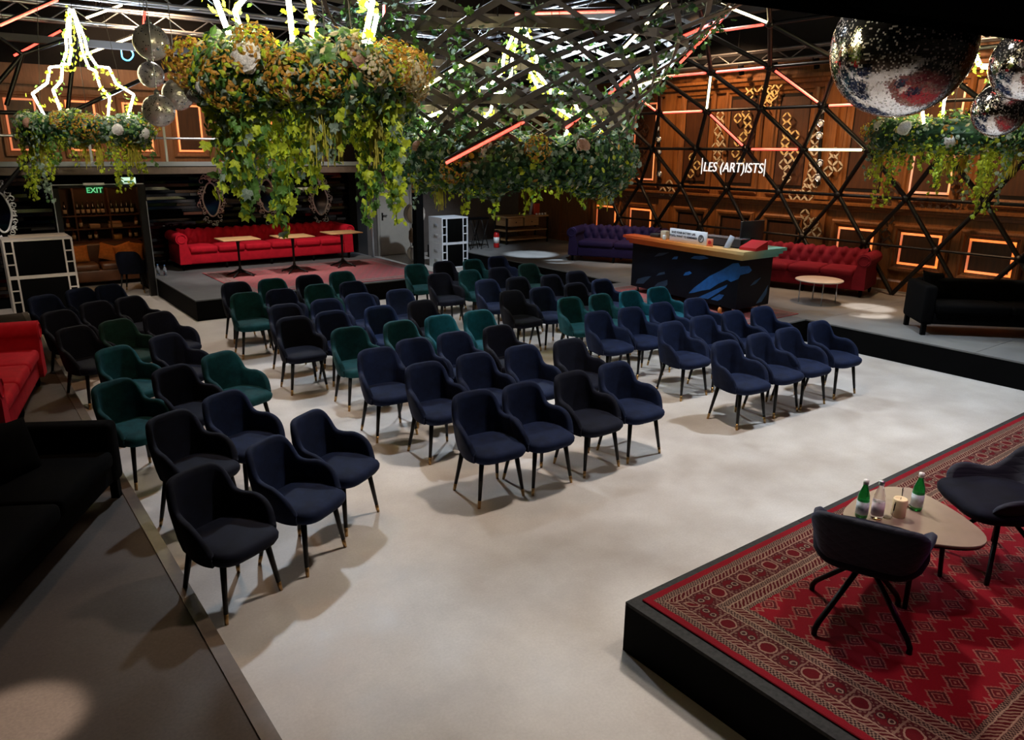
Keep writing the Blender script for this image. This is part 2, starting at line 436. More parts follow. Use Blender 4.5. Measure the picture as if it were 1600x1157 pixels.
# barrel vault of black tubes
va = thing('vault_lattice', 'black triangulated tube vault in front of the wooden wall', 'lattice')
PROF = [(13.5, .37), (13.5, 1.22), (13.5, 2.05), (13.18, 2.86), (12.63, 3.59), (11.9, 4.22), (10.9, 4.74), (9.85, 5.12)]
DY = 1.272
def vn(r, k): return Vector((PROF[r][0], 4.66 + k * DY + (DY / 2 if r % 2 == 0 else 0), PROF[r][1]))
NODE = MB().lathe([(.0, -.07), (.06, -.06), (.075, 0), (.06, .06), (0, .07)], 8).mesh('node', M_BLKMET)
K0, K1 = -4, 8
for r in range(len(PROF)):
    for k in range(K0, K1):
        a = vn(r, k)
        if r: obj('node', NODE, va, a, (0, PI / 2, 0))
        if r and k < K1 - 1: bar('strut', a, vn(r, k + 1), .030 if r != 1 else .024, M_BLKMET, va)
        if r < len(PROF) - 1:
            bar('strut', a, vn(r + 1, k), .040, M_BLKMET, va)
            k2 = k + 1 if r % 2 == 0 else k - 1
            if K0 <= k2 < K1: bar('strut', a, vn(r + 1, k2), .040, M_BLKMET, va)

# ------------------------------------------------------------------ back of the hall: mirrored wall, balcony, side room
wb = slab('wall_mirrored', (3.42, 17.3, 0), (8.0, 17.45, 2.29), M_BLACK, 'dark wall clad in strips of mirror behind the red sofa')
MM = [mat('smoked_mirror_%s' % n, c, r, 1) for n, c, r in (('black', (.05, .05, .055), .08), ('grey', (.16, .155, .16), .1), ('bronze', (.20, .13, .09), .14))]
ks = [MB().box((0, -.008, 0), (1, 0, .058)).mesh('mirror_strip', m) for m in MM]
def strips(parent, X0, X1, z0, z1, Y, seed):
    rnd = random.Random(seed); z = z0
    while z < z1:
        x = X0
        while x < X1 - .05:
            L = min(rnd.uniform(.35, 1.1), X1 - x)
            o = obj('mirror_strip', rnd.choices(ks, (5, 2, 1))[0], parent, (x, Y, z), (rnd.uniform(-.10, .12), 0, rnd.uniform(-.05, .05)), (L - .01, 1, 1)); x += L
        z += .066
strips(wb, 3.45, 8.0, .4, 2.25, 17.285, 3)
wl = struct(thing('wall_entrance', 'dark strip-clad wall around the side room opening', 'wall')); del wl['category']
for lo, hi in (((-6, 15.8, 0), (1.62, 15.95, 2.3)), ((1.62, 15.8, 2.1), (3.1, 15.95, 2.3))):
    MB().box(lo, hi).build('wall_section', M_BLACK, wl)
MB().prism([(3.125, 15.8), (3.14, 15.8), (3.80, 18.9), (3.72, 18.9)], .0, 2.28).build('wall_section', M_BLACK, wl)
MB().box((.9, 18.85, 0), (3.72, 18.95, 2.28)).build('wall_section', mat('bar_back', (.05, .03, .02), .7), wl)
strips(wl, -.8, 1.6, .2, 2.25, 15.785, 5)
fr = struct(thing('door_1', 'tall black framed opening into the dim bar room', 'door')); del fr['category']
for lo, hi in (((1.62, 15.70, 0), (1.72, 15.8, 2.1)), ((3.0, 15.66, 0), (3.125, 15.8, 2.1)), ((1.62, 15.7, 2.06), (3.125, 15.8, 2.12))):
    MB().box(lo, hi).build('frame_post', M_BLKMET, fr)
MB().box((1.62, 15.695, 2.112), (3.12, 15.7, 2.128)).build('edge_strip', M_STEEL, fr)
MB().box((1.615, 15.69, 0), (1.63, 15.7, 2.12)).build('edge_strip', M_STEEL, fr)
MB().box((3.118, 15.65, 0), (3.13, 15.66, 1.8)).build('edge_strip', M_STEEL, fr)
# balcony
bs = slab('floor_balcony', (-6, 15.55, 2.29), (8.1, 19.2, 2.44), mat('balcony_edge', (.045, .035, .03), .5, var=.2), 'balcony slab across the back of the hall')
MB().box((-6, 15.52, 2.44), (8.1, 15.56, 2.52)).build('edge_channel', mat('grey_channel', (.30, .33, .37), .4, .6), bs)
MB().box((-6, 15.5, 2.30), (8.1, 15.55, 2.42)).build('fascia', mat('fascia_brown', (.10, .07, .055), .45, var=.2), bs)
rl = thing('balcony_railing', 'glass balcony railing with slim steel posts and handrail', 'railing', (0, 0, 2.44))
M_RAILG = mat('railing_glass', (.9, .95, 1), .02, trans=1)
for i, x in enumerate([-1.2, .9, 2.3, 3.56, 4.9, 6.4, 7.9]):
    MB().box((x - .02, 15.58, 0), (x + .02, 15.62, .86)).build('post', M_STEEL, rl)
    MB().box((x - .06, 15.55, .02), (x + .06, 15.58, .06)).build('clamp', M_STEEL, rl)
bar('handrail', (-4, 15.6, .50), (7.9, 15.6, .50), .022, M_STEEL, rl)
ww = slab('wall_balcony', (-6, 19.2, 2.44), (8.1, 19.4, 4.4), wood_mat('wall_wood_pale', (.16, .075, .04), (.26, .13, .07), 2), 'pale brown panelled wall above the balcony')
slab('trim_balcony_top', (-6, 19.2, 4.4), (8.1, 19.4, 6.9), M_DARK)
fb = frame_mesh(.80, 1.3, .1, .05, 0, MATS['wall_wood_pale']); Rz = Matrix.Rotation(PI / 2, 4, 'Z')
fb.transform(Rz); ib = MB().box((-.25, -.012, -.5), (.25, 0, .5)).mesh('panel_inset', M_WALLD)
for i in range(9):
    x = -.55 + 1.1 * i
    if x > 7.5: break
    obj('panel_frame', fb, ww, (x, 19.2, 3.2)); obj('panel_inset', ib, ww, (x, 19.195, 3.2))
    for lo, hi in (((-.26, .5), (.26, .5)), ((-.26, -.5), (.26, -.5)), ((-.26, -.5), (-.26, .5)), ((.26, -.5), (.26, .5))):
        blk('glow_strip', (x + lo[0] - .02, 19.175, 3.2 + lo[1] - .02), (x + hi[0] + .02, 19.19, 3.2 + hi[1] + .02), M_GLOW if i != 2 else M_GLOWD, ww)
MB().box((-6, 19.12, 4.0), (8.1, 19.2, 4.14)).build('cornice', MATS['wall_wood_pale'], ww)
struct(MB().box((8.0, 16.9, 0), (8.25, 18.45, 6.9)).build('wall_return', M_DARK))

# beige service door
d2 = struct(thing('door_2', 'plain beige service door with black lever handle', 'door', (9.82, 18.45, 0))); del d2['category']
M_DOOR = mat('beige_door', (.40, .36, .31), .5, var=.04)
MB().box((-.45, -.05, .01), (.45, 0, 2.02)).build('door_leaf', M_DOOR, d2)
MB().box((-.53, -.06, 0), (-.46, 0, 2.1)).box((.46, -.06, 0), (.53, 0, 2.1)).box((-.53, -.06, 2.03), (.53, 0, 2.1)).build('door_frame', mat('door_frame_beige', (.34, .30, .26), .5), d2)
h = MB().box((-.40, -.065, .95), (-.36, -.05, 1.15)).build('handle_plate', M_BLKMET, d2)
MB().tube([(-.38, -.06, 1.08), (-.38, -.1, 1.08), (-.26, -.1, 1.08)], .012).build('lever', M_BLKMET, h)
for z in (.3, 1.7): MB().tube([(.455, -.065, z), (.455, -.065, z + .1)], .012).build('hinge', M_STEEL, d2)

# near black soffit at the top right, close to the camera
def atZ(u, v, Z): d = ray(u, v); return O_ + d * ((Z - O_.z) / d.z)
a0, a1 = atZ(1180, -9, 3.42), atZ(1640, 54, 3.42)
dv = (a1 - a0); a1 = a0 + dv * 1.35; nrm = Vector((dv.y, -dv.x, 0)).normalized()
if nrm.dot(F_) < 0: nrm = -nrm
mb = MB(); v = []
for p in (a0, a1): v += [p, p + nrm * .2, p + nrm * .2 + Vector((0, 0, .6)), p + Vector((0, 0, .6))]
mb.add(v, [(0, 1, 2, 3), (7, 6, 5, 4)] + [(k, 4 + k, 4 + (k + 1) % 4, (k + 1) % 4) for k in range(4)])
struct(mb.build('trim_gallery_beam', mat('matt_black_drape', (.0006, .0006, .0006), 1, spec=0)), 'black gallery beam close overhead at upper right')
# ------------------------------------------------------------------ conference armchairs
def catmull(P, n):
    out = []
    Q = [P[0]] + list(P) + [P[-1]]
    for i in range(1, len(Q) - 2):
        a, b, c, d = (Vector(Q[i - 1]), Vector(Q[i]), Vector(Q[i + 1]), Vector(Q[i + 2]))
        for k in range(n):
            t = k / n
            out.append(.5 * ((2 * b) + (c - a) * t + (2 * a - 5 * b + 4 * c - d) * t * t + (3 * b - 3 * c + d - a) * t ** 3))
    out.append(Vector(P[-1])); return out
HALF = [(0, .248, .825), (.105, .243, .825), (.168, .224, .808), (.198, .196, .765), (.209, .170, .70), (.216, .142, .648), (.232, .085, .630), (.256, .01, .630), (.268, -.065, .60), (.266, -.13, .54), (.252, -.18, .45)]
def shell_mesh(half, z0, thick, taper, lean, name):
    h = catmull(half, 3)
    path = [Vector((-p.x, p.y, p.z)) for p in reversed(h[1:])] + h
    n = len(path); cols = []
    for i, p in enumerate(path):
        t = path[min(i + 1, n - 1)] - path[max(i - 1, 0)]; t.z = 0; t.normalize()
        nr = Vector((-t.y, t.x, 0))                          # outward
        if nr.dot(Vector((p.x, p.y + .1, 0))) < 0: nr = -nr
        H = p.z; col = []
        def pt(f, off):
            z = z0 + (H - z0) * f; k = (z - z0) / .42
            s_ = taper + (1 - taper) * min(1, k * 1.6) ** .7
            q = Vector((p.x * s_, (p.y + .02) * s_ - .02 + lean * k * max(0, p.y / .24), z)); return q + nr * off
        for f in (0, .2, .45, .7, .9): col.append(pt(f, thick / 2))
        top = pt(1, 0)
        for a in (30, 90, 150):
            q = pt(1, thick / 2 * math.cos(math.radians(a))); q.z += thick / 2 * math.sin(math.radians(a)) - thick * .3; col.append(q)
        for f in (.9, .7, .45, .2, 0): col.append(pt(f, -thick / 2))
        cols.append(col)
    m = len(cols[0]); mb = MB()
    v = [q for c in cols for q in c]
    f = [(i * m + j, i * m + j + 1, (i + 1) * m + j + 1, (i + 1) * m + j) for i in range(n - 1) for j in range(m - 1)]
    f += [tuple(range(m)), tuple((n - 1) * m + j for j in range(m - 1, -1, -1))]
    mb.add(v, f, 0, True); return mb
SH = shell_mesh(HALF, .385, .05, .86, .035, 'shell')
def seat_mb():
    mb = MB(); n = 28; rings = []
    prof = [(.0, .375), (.80, .375), (.93, .385), (.99, .41), (1.0, .435), (.97, .465), (.88, .482), (.6, .49), (0, .495)]
    v = []; f = []
    for s_, z in prof[1:-1]:
        for k in range(n):
            a = 2 * PI * k / n; c, s = math.cos(a), math.sin(a)
            e = .5
            x = .235 * abs(c) ** e * (1 if c > 0 else -1); y = .24 * abs(s) ** e * (1 if s > 0 else -1) - .042
            x *= 1.04 if y < 0 else 1.04 - .2 * y / .2
            v.append((x * s_, (y + .02) * s_ - .02, z + (.012 if y < -.15 and z > .44 else 0) * -1))
    R = len(prof) - 2
    for i in range(R - 1):
        for k in range(n): f.append((i * n + k, i * n + (k + 1) % n, (i + 1) * n + (k + 1) % n, (i + 1) * n + k))
    f += [tuple(range(n - 1, -1, -1)), tuple((R - 1) * n + k for k in range(n))]
    mb.add(v, f, 0, True); return mb
SEAT = seat_mb()
LEGP = [(-1, -1), (1, -1), (-1, 1), (1, 1)]
def leg_mesh(sx, sy, part):
    top = Vector((sx * .165, sy * .15 - .01, .39)); bot = Vector((sx * .218, sy * .204, 0)); f = .17
    mid = bot + (top - bot) * f
    if part == 'leg': return MB().tube([mid, top], .0145, 8, r1=.022).mesh('leg', M_BLKMET)
    return MB().tube([bot, mid], .012, 8, r1=.0148).mesh('leg_tip', M_BRASS)
LEGS = [(leg_mesh(x, y, 'leg'), leg_mesh(x, y, 'tip')) for x, y in LEGP]
VEL = {'n': ('navy', (.009, .018, .062)), 'k': ('near-black', (.007, .009, .024)), 'b': ('royal blue', (.012, .03, .105)),
       'g': ('dark green', (.009, .080, .094)), 't': ('teal', (.006, .120, .175)), 'd': ('deep green', (.012, .055, .050))}
CH_MESH = {}
for k, (nm, c) in VEL.items():
    vm = velvet(nm, c); CH_MESH[k] = (SH.mesh('backrest_shell', vm), SEAT.mesh('seat', vm))
def armchair(x, y, rz, k, label, group):
    t = thing('conference_armchair', label, 'armchair', (x, y, 0), rz, group)
    obj('backrest_shell', CH_MESH[k][0], t); obj('seat', CH_MESH[k][1], t)
    for l, tip in LEGS: obj('leg_tip', tip, obj('leg', l, t))
    return t
ROWS = {
 'left': [[(1.02, 4.65, 'k'), (1.56, 4.87, 'n'), (2.01, 5.23, 'n')], [(1.15, 5.84, 'k'), (1.63, 6.11, 'n')], [(.96, 6.99, 'g'), (1.48, 7.18, 'k'), (1.98, 7.43, 'g')],
          [(1.18, 8.25, 'g'), (1.73, 8.53, 'k')], [(.98, 9.48, 'k'), (1.43, 9.61, 'd'), (1.93, 9.79, 'k')], [(.95, 10.56, 'k'), (1.42, 10.95, 'k'), (1.85, 11.08, 'k')],
          [(.92, 11.81, 'n'), (1.40, 12.13, 'n'), (1.79, 12.24, 'n')]],
 'middle': [[(3.34, 4.96, 'n'), (3.81, 4.91, 'n'), (4.40, 4.92, 'k'), (4.95, 4.92, 'n')], [(3.45, 5.96, 'n'), (4.03, 5.97, 'n'), (4.61, 5.95, 'n'), (5.2, 5.88, 'k')],
            [(3.33, 6.71, 'n'), (3.83, 6.85, 'n'), (4.35, 6.86, 'n'), (4.95, 6.85, 'k')], [(3.49, 7.73, 'g'), (4.13, 7.71, 'g'), (4.68, 7.70, 't'), (5.24, 7.68, 't')],
            [(3.19, 8.62, 'k'), (3.7, 8.68, 'n'), (4.34, 8.63, 'b'), (4.98, 8.66, 'k')], [(3.38, 9.42, 'k'), (3.96, 9.45, 'n'), (4.51, 9.58, 'n'), (5.13, 9.55, 'n')],
            [(3.23, 10.52, 'g'), (3.73, 10.52, 'n'), (4.33, 10.59, 'g'), (4.86, 10.55, 'n')], [(3.38, 11.46, 'k'), (3.94, 11.47, 'g'), (4.55, 11.49, 'k'), (5.14, 11.55, 'g')]],
 'right': [[(6.55, 4.86, 'n'), (7.14, 4.86, 'n'), (7.66, 4.84, 'n'), (8.31, 4.84, 'n')], [(6.78, 5.84, 'n'), (7.36, 5.84, 'n'), (7.93, 5.82, 'n'), (8.49, 5.78, 'n')],
           [(6.46, 6.78, 'n'), (7.0, 6.73, 'n'), (7.58, 6.73, 'n'), (8.22, 6.68, 'n')], [(6.8, 7.71, 'g'), (7.32, 7.65, 'g'), (7.86, 7.59, 't'), (8.44, 7.58, 't')],
           [(6.43, 8.57, 'k'), (6.97, 8.55, 'n'), (7.64, 8.55, 'k'), (8.23, 8.58, 'n')], [(6.68, 9.56, 'n'), (7.23, 9.49, 'k'), (7.83, 9.37, 'k'), (8.44, 9.43, 'k')],
           [(6.39, 10.5, 'k'), (7.0, 10.53, 'g'), (7.59, 10.49, 'k'), (8.29, 10.56, 'd')], [(6.57, 11.6, 'g'), (7.18, 11.64, 'k'), (7.77, 11.57, 'g'), (8.4, 11.66, 'n')]]}
ORD = ['first', 'second', 'third', 'fourth', 'fifth', 'sixth', 'seventh', 'eighth']
BASE_RZ = {'left': .50, 'middle': -.03, 'right': -.04}
PLACE4 = ['leftmost', 'second from left', 'third from left', 'rightmost']
PLACE3 = ['leftmost', 'centre', 'rightmost']
rj = random.Random(11)
for blkname, rows in ROWS.items():
    for r, row in enumerate(rows):
        for c, (x, y, k) in enumerate(row):
            rz = BASE_RZ[blkname] + rj.uniform(-.05, .05)
            if blkname == 'left': rz = .40 + (.13 if c else 0) if r == 0 else .42 + rj.uniform(-.05, .05)
            pl_ = PLACE4[c] if len(row) == 4 else (PLACE3[c] if len(row) == 3 else ('left one' if c == 0 else 'right one'))
            label = '%s velvet armchair, %s, %s row from the front, %s block' % (VEL[k][0], pl_, ORD[r], blkname)
            armchair(x + .225 * math.sin(rz), y - .225 * math.cos(rz), rz, k, label, 'velvet armchairs in the %s seating block' % blkname)
armchair(2.86, 16.35, 2.7, 'k', 'near-black velvet armchair standing alone inside the bar room opening', 'velvet armchairs by the bar room')

# ------------------------------------------------------------------ sofas
def xf(loc, rz): return Matrix.Translation(loc) @ Matrix.Rotation(rz, 4, 'Z')
def chesterfield(label, loc, rz, L, col, ncush, D=.92, H=.78, group=None, legcol=None):
    """faces local -Y; origin on the floor under the centre"""
    t = thing('chesterfield_sofa', label, 'sofa', loc, rz, group)
    m = velvet('sofa_' + col[0], col[1], 1, .1, .15); hl = L / 2; aw = .24
    MB().rbox((-hl + .03, -D / 2 + .05, .12), (hl - .03, D / 2 - .04, .36), .03).build('base', m, t)
    # tufted back with rolled top
    cw, chh = .20, .20
    def tuft(u, z):
        a, b = u / cw, z / chh
        p, q = a + b * .5, a - b * .5
        fx, fy = p - math.floor(p) - .5, q - math.floor(q) - .5
        return (4 * (.25 - fx * fx)) ** .75 * (4 * (.25 - fy * fy)) ** .75 - .4
    wid = L - 2 * aw + .12; nu = max(24, int(wid / .022)); nv = 34
    yb = D / 2 - .04
    prof = []
    for j in range(nv):
        s_ = j / (nv - 1)
        if s_ < .62: prof.append((yb - .24 + .05 * s_, .38 + (H - .50) * s_ / .62, 0, -1, 0))
        else:
            a = (s_ - .62) / .38 * PI * 1.15 + PI; rr = .105
            prof.append((yb - .10 + rr * math.cos(a) * 1.05, H - .115 + -rr * math.sin(a), 0, math.cos(a), -math.sin(a)))
    ln = [0]
    for j in range(1, nv): ln.append(ln[-1] + math.hypot(prof[j][0] - prof[j - 1][0], prof[j][1] - prof[j - 1][1]))
    def fn(u, v_):
        j = min(nv - 1, int(round(v_ * (nv - 1)))); y, z, _, ny, nz = prof[j]
        x = -wid / 2 + wid * u; d = .06 * tuft(x, ln[j]) * (1 if v_ < .9 else 0)
        return (x, y + ny * d, z + nz * d)
    mb = MB().grid(fn, nu, nv)
    mb.box((-wid / 2, yb - .12, .3), (wid / 2, yb, H - .08)); mb.build('backrest', m, t)
    # rolled arms
    for sx in (-1, 1):
        poly = []
        cx, cz, rr = sx * (hl - .09), H - .13, .115
        for k in range(17):
            a = -PI * .35 + k / 16 * PI * 1.55
            poly.append((cx + sx * rr * math.cos(a) * 1.0, cz + rr * math.sin(a)))
        inner = [(sx * (hl - aw), .36), (sx * (hl - aw), .14), (sx * (hl - .02), .14), (sx * (hl - .035), cz - .12)]
        pts = inner + poly if True else 0
        n = len(pts); ys = (-D / 2 + .015, -D / 2, -D / 2 + .015, D / 2 - .05)
        mb = MB(); v = [(px, -D / 2, pz) for px, pz in pts] + [(px, D / 2 - .03, pz) for px, pz in pts]
        f = [(k, (k + 1) % n, n + (k + 1) % n, n + k) for k in range(n)]
        mb.add(v, f, 0, True); mb.add([(px, -D / 2, pz) for px, pz in pts], [tuple(range(n))]); mb.add([(px, D / 2 - .03, pz) for px, pz in pts], [tuple(range(n - 1, -1, -1))])
        ar = mb.build('arm', m, t)
        if sx: # scroll face ring
            ring = [(cx + .085 * math.cos(2 * PI * k / 14), -D / 2 - .004, cz + .085 * math.sin(2 * PI * k / 14)) for k in range(15)]
            MB().tube(ring, .008, 5).build('scroll_piping', m, ar)
    sw = (L - 2 * aw) / ncush
    for i in range(ncush):
        x0 = -hl + aw + i * sw
        MB().rbox((x0 + .004, -D / 2 + .01, .345), (x0 + sw - .004, D / 2 - .24, .475), .045, 3, puff=.025).build('seat_cushion', m, t)
    for x in [-hl + .1, hl - .1] + ([0] if L > 1.8 else []) + ([-hl / 2, hl / 2] if L > 3 else []):
        for y in (-D / 2 + .1, D / 2 - .12):
            MB().lathe([(.02, 0), (.032, .05), (.03, .13)], 10, (x, y, 0)).build('leg', M_BLACK, t)
    return t
REDV = ('scarlet', (.50, .009, .026)); CRIM = ('crimson', (.17, .008, .020)); PURP = ('purple', (.014, .007, .036))
chesterfield('long scarlet buttoned sofa on the back stage', (5.62, 16.62, .35), 0, 3.85, REDV, 6)
chesterfield('crimson buttoned sofa behind the round table by the wooden wall', (12.86, 7.84, .35), -PI / 2 + .28, 2.2, CRIM, 3)
chesterfield('purple buttoned sofa at the far end of the right deck', (12.36, 12.42, .35), -PI / 2 + .55, 2.15, PURP, 2)
chesterfield('scarlet buttoned sofa at the left edge, on the brown deck', (-.03, 8.81, .12), PI / 2 - .22, 2.5, REDV, 3)

M_BLKFAB = mat('black_fabric', (.0030, .0028, .0030), .95, var=.25, vs=30, spec=.05)
def boxy_sofa(label, loc, rz, L, D, H, ncush=2):
    t = thing('boxy_sofa', label, 'sofa', loc, rz); hl = L / 2
    MB().rbox((-hl + .02, -D / 2 + .03, .16), (hl - .02, D / 2 - .02, .32), .02).build('base', M_BLKFAB, t)
    MB().rbox((-hl + .1, D / 2 - .2, .2), (hl - .1, D / 2, H), .05).build('backrest', M_BLKFAB, t)
    for sx in (-1, 1): MB().rbox((min(sx * hl, sx * (hl - .16)), -D / 2, .15), (max(sx * hl, sx * (hl - .16)), D / 2, H - .02), .045).build('arm', M_BLKFAB, t)
    sw = (L - .34) / ncush
    for i in range(ncush): MB().rbox((-hl + .17 + i * sw, -D / 2 - .01, .31), (-hl + .17 + (i + 1) * sw - .005, D / 2 - .2, .44), .04, 3, puff=.015).build('seat_cushion', M_BLKFAB, t)
    for x in (-hl + .06, hl - .06):
        for y in (-D / 2 + .06, D / 2 - .06): MB().box((x - .03, y - .03, 0), (x + .03, y + .03, .17)).build('leg', M_BLACK, t)
    return t
def pillow(name, label, loc, rot, s, m, group=None):
    mb = MB(); n = 13
    for sg in (1, -1):
        def fn(u, v_):
            x, y = 2 * u - 1, 2 * v_ - 1; e = (1 - x ** 4) * (1 - y ** 4)
            pin = 1 - .10 * (1 - abs(x)) * 0 - .07 * (abs(y) < .99) * (1 - y * y) * (abs(x) > .8) - 0
            return (x * s / 2 * (1 - .06 * (1 - y * y)), y * s / 2 * (1 - .06 * (1 - x * x)), sg * s * .17 * max(0, e) ** .6)
        mb.grid(fn, n, n)
    o = mb.build(name, m); o.location = loc; o.rotation_euler = rot
    return tag(o, label, 'cushion', group)
# right deck black sofa: left end legs at (11.26,5.18) and (10.82,4.74)
sofaR = boxy_sofa('long black boxy sofa on the right deck near the platform edge', (11.80, 4.20, .35), -PI / 4, 2.3, .76, .72)
pillow('cushion', 'black square cushion leaning on the right deck sofa', (11.36, 4.93, .35 + .62), (1.15, .15, -PI / 4 + .5), .42, M_BLKFAB)
boxy_sofa('black boxy sofa at the lower left on the brown deck', (-.06, 5.52, .12), PI / 2 - .52, 2.1, .86, .66)
pillow('cushion', 'black square cushion on the lower left sofa', (.10, 5.98, .12 + .60), (1.2, .1, PI / 2 - .9), .44, M_BLKFAB)
# small armless side table beside red sofa seen in the mirror wall is the sofa's own reflection

# ------------------------------------------------------------------ bistro tables on the back stage
def bistro(label, x, y):
    t = thing('bistro_table', label, 'table', (x, y, .362), 0, 'bistro tables before the long red sofa')
    MB().rbox((-.36, -.30, .71), (.36, .30, .735), .01, 2).build('table_top', M_WOODTOP, t)
    MB().lathe([(.05, .06), (.035, .12), (.022, .2), (.022, .5), (.03, .62), (.035, .68), (.07, .705), (.07, .71)], 14).build('column', M_BLKMET, t)
    for k in range(4):
        a = PI / 4 + k * PI / 2
        MB().tube([(.02 * math.cos(a), .02 * math.sin(a), .12), (.12 * math.cos(a), .12 * math.sin(a), .07), (.22 * math.cos(a), .22 * math.sin(a), .035), (.28 * math.cos(a), .28 * math.sin(a), .012)], .026, 8, r1=.012).build('foot', M_BLKMET, t)
bistro('oak topped bistro table, leftmost before the long red sofa', 4.52, 14.92)
bistro('oak topped bistro table, middle one before the long red sofa', 5.58, 14.82)
bistro('oak topped bistro table, rightmost before the long red sofa', 6.72, 15.0)

def rug(label, cx, cy, z, lx, ly, rz=0, **kw):
    o = MB().rbox((-lx / 2, -ly / 2, 0), (lx / 2, ly / 2, .012), .004, 1).build('rug', rug_mat('rug_weave', lx / 2, ly / 2, kw.pop('red', RED), kw.pop('cream', CREAM), kw.pop('dark', DRK), **kw))
    for p in o.data.polygons: p.use_smooth = False
    o.location = (cx, cy, z); o.rotation_euler = (0, 0, rz); return tag(o, label, 'rug')
rug('red patterned oriental rug covering the front stage', 5.95, 1.53, .32, 6.2, 2.0, bw=.42)
rug('second red oriental rug at the front stage, lower right', 6.3, -.60, .32, 6.2, 2.2, bw=.42, red=(.10, .006, .012))
rug('faded pink oriental rug on the back stage', 5.95, 14.35, .35, 3.9, 2.75, bw=.3, cell=(.16, .12), red=(.36, .03, .05), cream=(.55, .36, .36), fade=.15)
rug('reddish oriental rug under the reception desk', 9.95, 8.2, .35, 1.3, 3.3, bw=.2, cell=(.16, .12), red=(.36, .04, .04), fade=.1)
bpy.data.objects['rug.003'].location.x = 9.93

# ------------------------------------------------------------------ front stage: table, bucket chairs, drinks
def tri_top(mb, z0, z1, sc_=1):
    pts = []
    for k in range(60):
        a = 2 * PI * k / 60
        r = .345 * (1 + .13 * math.cos(3 * a) + .02 * math.cos(6 * a)) * sc_
        pts.append((r * math.cos(a) * 1.04, r * math.sin(a)))
    mb.prism(pts, z0, z1, 0, True)
ct = thing('coffee_table', 'taupe rounded coffee table holding bottles on the front stage', 'table', (4.24, 1.76, .332), math.radians(33))
mb = MB(); tri_top(mb, .415, .432); mb.build('table_top', M_TOP, ct)
mb = MB(); tri_top(mb, .404, .415, .985); mb.build('top_edge', M_BLKMET, ct)
for a in (60, 180, 300):
    a = math.radians(a); MB().tube([(.30 * math.cos(a), .28 * math.sin(a), 0), (.26 * math.cos(a), .24 * math.sin(a), .41)], .013, 8, r1=.018).build('leg', M_BLKMET, ct)
HB = [(0, .255, .72), (.14, .252, .72), (.215, .232, .71), (.255, .185, .67), (.275, .13, .585), (.29, .06, .535), (.305, -.02, .54), (.312, -.10, .55), (.31, -.17, .535), (.297, -.225, .50), (.285, -.25, .46)]
BSH = shell_mesh(HB, .40, .045, .72, .06, 'bucket')
# quilting relief on the shell
M_QUILT, nt, b = new_mat('quilted_navy_velvet')
b.inputs['Base Color'].default_value = (.007, .009, .022, 1); b.inputs['Roughness'].default_value = .8
b.inputs['Sheen Weight'].default_value = .35; b.inputs['Sheen Tint'].default_value = (.1, .13, .3, 1)
sp = nt.nodes.new('ShaderNodeSeparateXYZ'); nt.links.new(coords(nt), sp.inputs[0])
xx, zz = S(nt, sp.outputs[0]), S(nt, sp.outputs[2])
q1 = ((xx * 11 + zz * 17).fr() - .5).abs(); q2 = ((xx * 11 - zz * 17).fr() - .5).abs()
bump(nt, b, (q1.max(q2) * -1 + .5)._m('POWER', .5), .35, .01)
def bucket(label, x, y, rz):
    t = thing('bucket_chair', label, 'chair', (x, y, .332), rz, 'quilted bucket chairs on the front stage')
    BSH.build('backrest_shell', M_QUILT, t)
    s2 = MB(); s2.v = [(a * 1.18, b_ * 1.12, c) for a, b_, c in SEAT.v]; s2.f, s2.m, s2.sm = SEAT.f, SEAT.m, SEAT.sm
    s2.build('seat', CH_MESH['k'][1].materials[0], t)
    MB().lathe([(.05, .33), (.05, .38), (.14, .385), (.14, .40)], 14).build('swivel_hub', M_BLKMET, t)
    for k in range(4):
        a = PI / 4 + k * PI / 2 + .2
        MB().tube([(.03 * math.cos(a), .03 * math.sin(a), .35), (.30 * math.cos(a), .30 * math.sin(a), .07), (.32 * math.cos(a), .32 * math.sin(a), .035), (.322 * math.cos(a), .322 * math.sin(a), 0)], .015, 8).build('leg', M_BLKMET, t)
bucket('dark quilted bucket chair seen from behind, left of the coffee table', 3.67, 1.70, math.radians(112))
bucket('dark quilted bucket chair at the right edge, beyond the coffee table', 4.93, 1.53, math.radians(-128))

ZT = .332 + .432
def bottle(label, x, y, glass, lab, cap, h=.235):
    t = thing('water_bottle', label, 'bottle', (x, y, ZT + .001), random.uniform(0, 6), 'drinks on the coffee table'); s_ = h / .235
    MB().lathe([(.0, .004), (.030, 0), (.034, .01), (.034, .115), (.030, .145), (.017, .185), (.0135, .195), (.0135, .222), (0, .222)], 18).build('glass_body', glass, t)
    MB().lathe([(.0345, .025), (.0347, .105)], 18).build('label_band', lab, t)
    MB().lathe([(.0155, .208), (.0155, .234), (0, .235)], 14).build('cap', cap, t)
M_GREEN = mat('green_glass', (.02, .33, .06), .06, trans=.75); M_LABEL = mat('bottle_label', (.62, .72, .82), .5, var=.25, vs=40)
M_PINK = mat('pink_label', (.72, .62, .68), .5); M_CAP = mat('white_cap', (.8, .8, .8), .4)
bottle('green glass water bottle, nearest the left end of the coffee table', 3.99, 1.92, M_GREEN, M_LABEL, M_CAP)
bottle('clear glass water bottle with pinkish label beside the green one', 4.05, 1.86, M_GLASSC, M_PINK, M_STEEL)
bottle('green glass water bottle near the middle, beyond the candle', 4.35, 1.78, M_GREEN, M_LABEL, M_CAP)
cn = thing('pillar_candle', 'thick cream pillar candle on the coffee table', 'candle', (4.18, 1.80, ZT + .001))
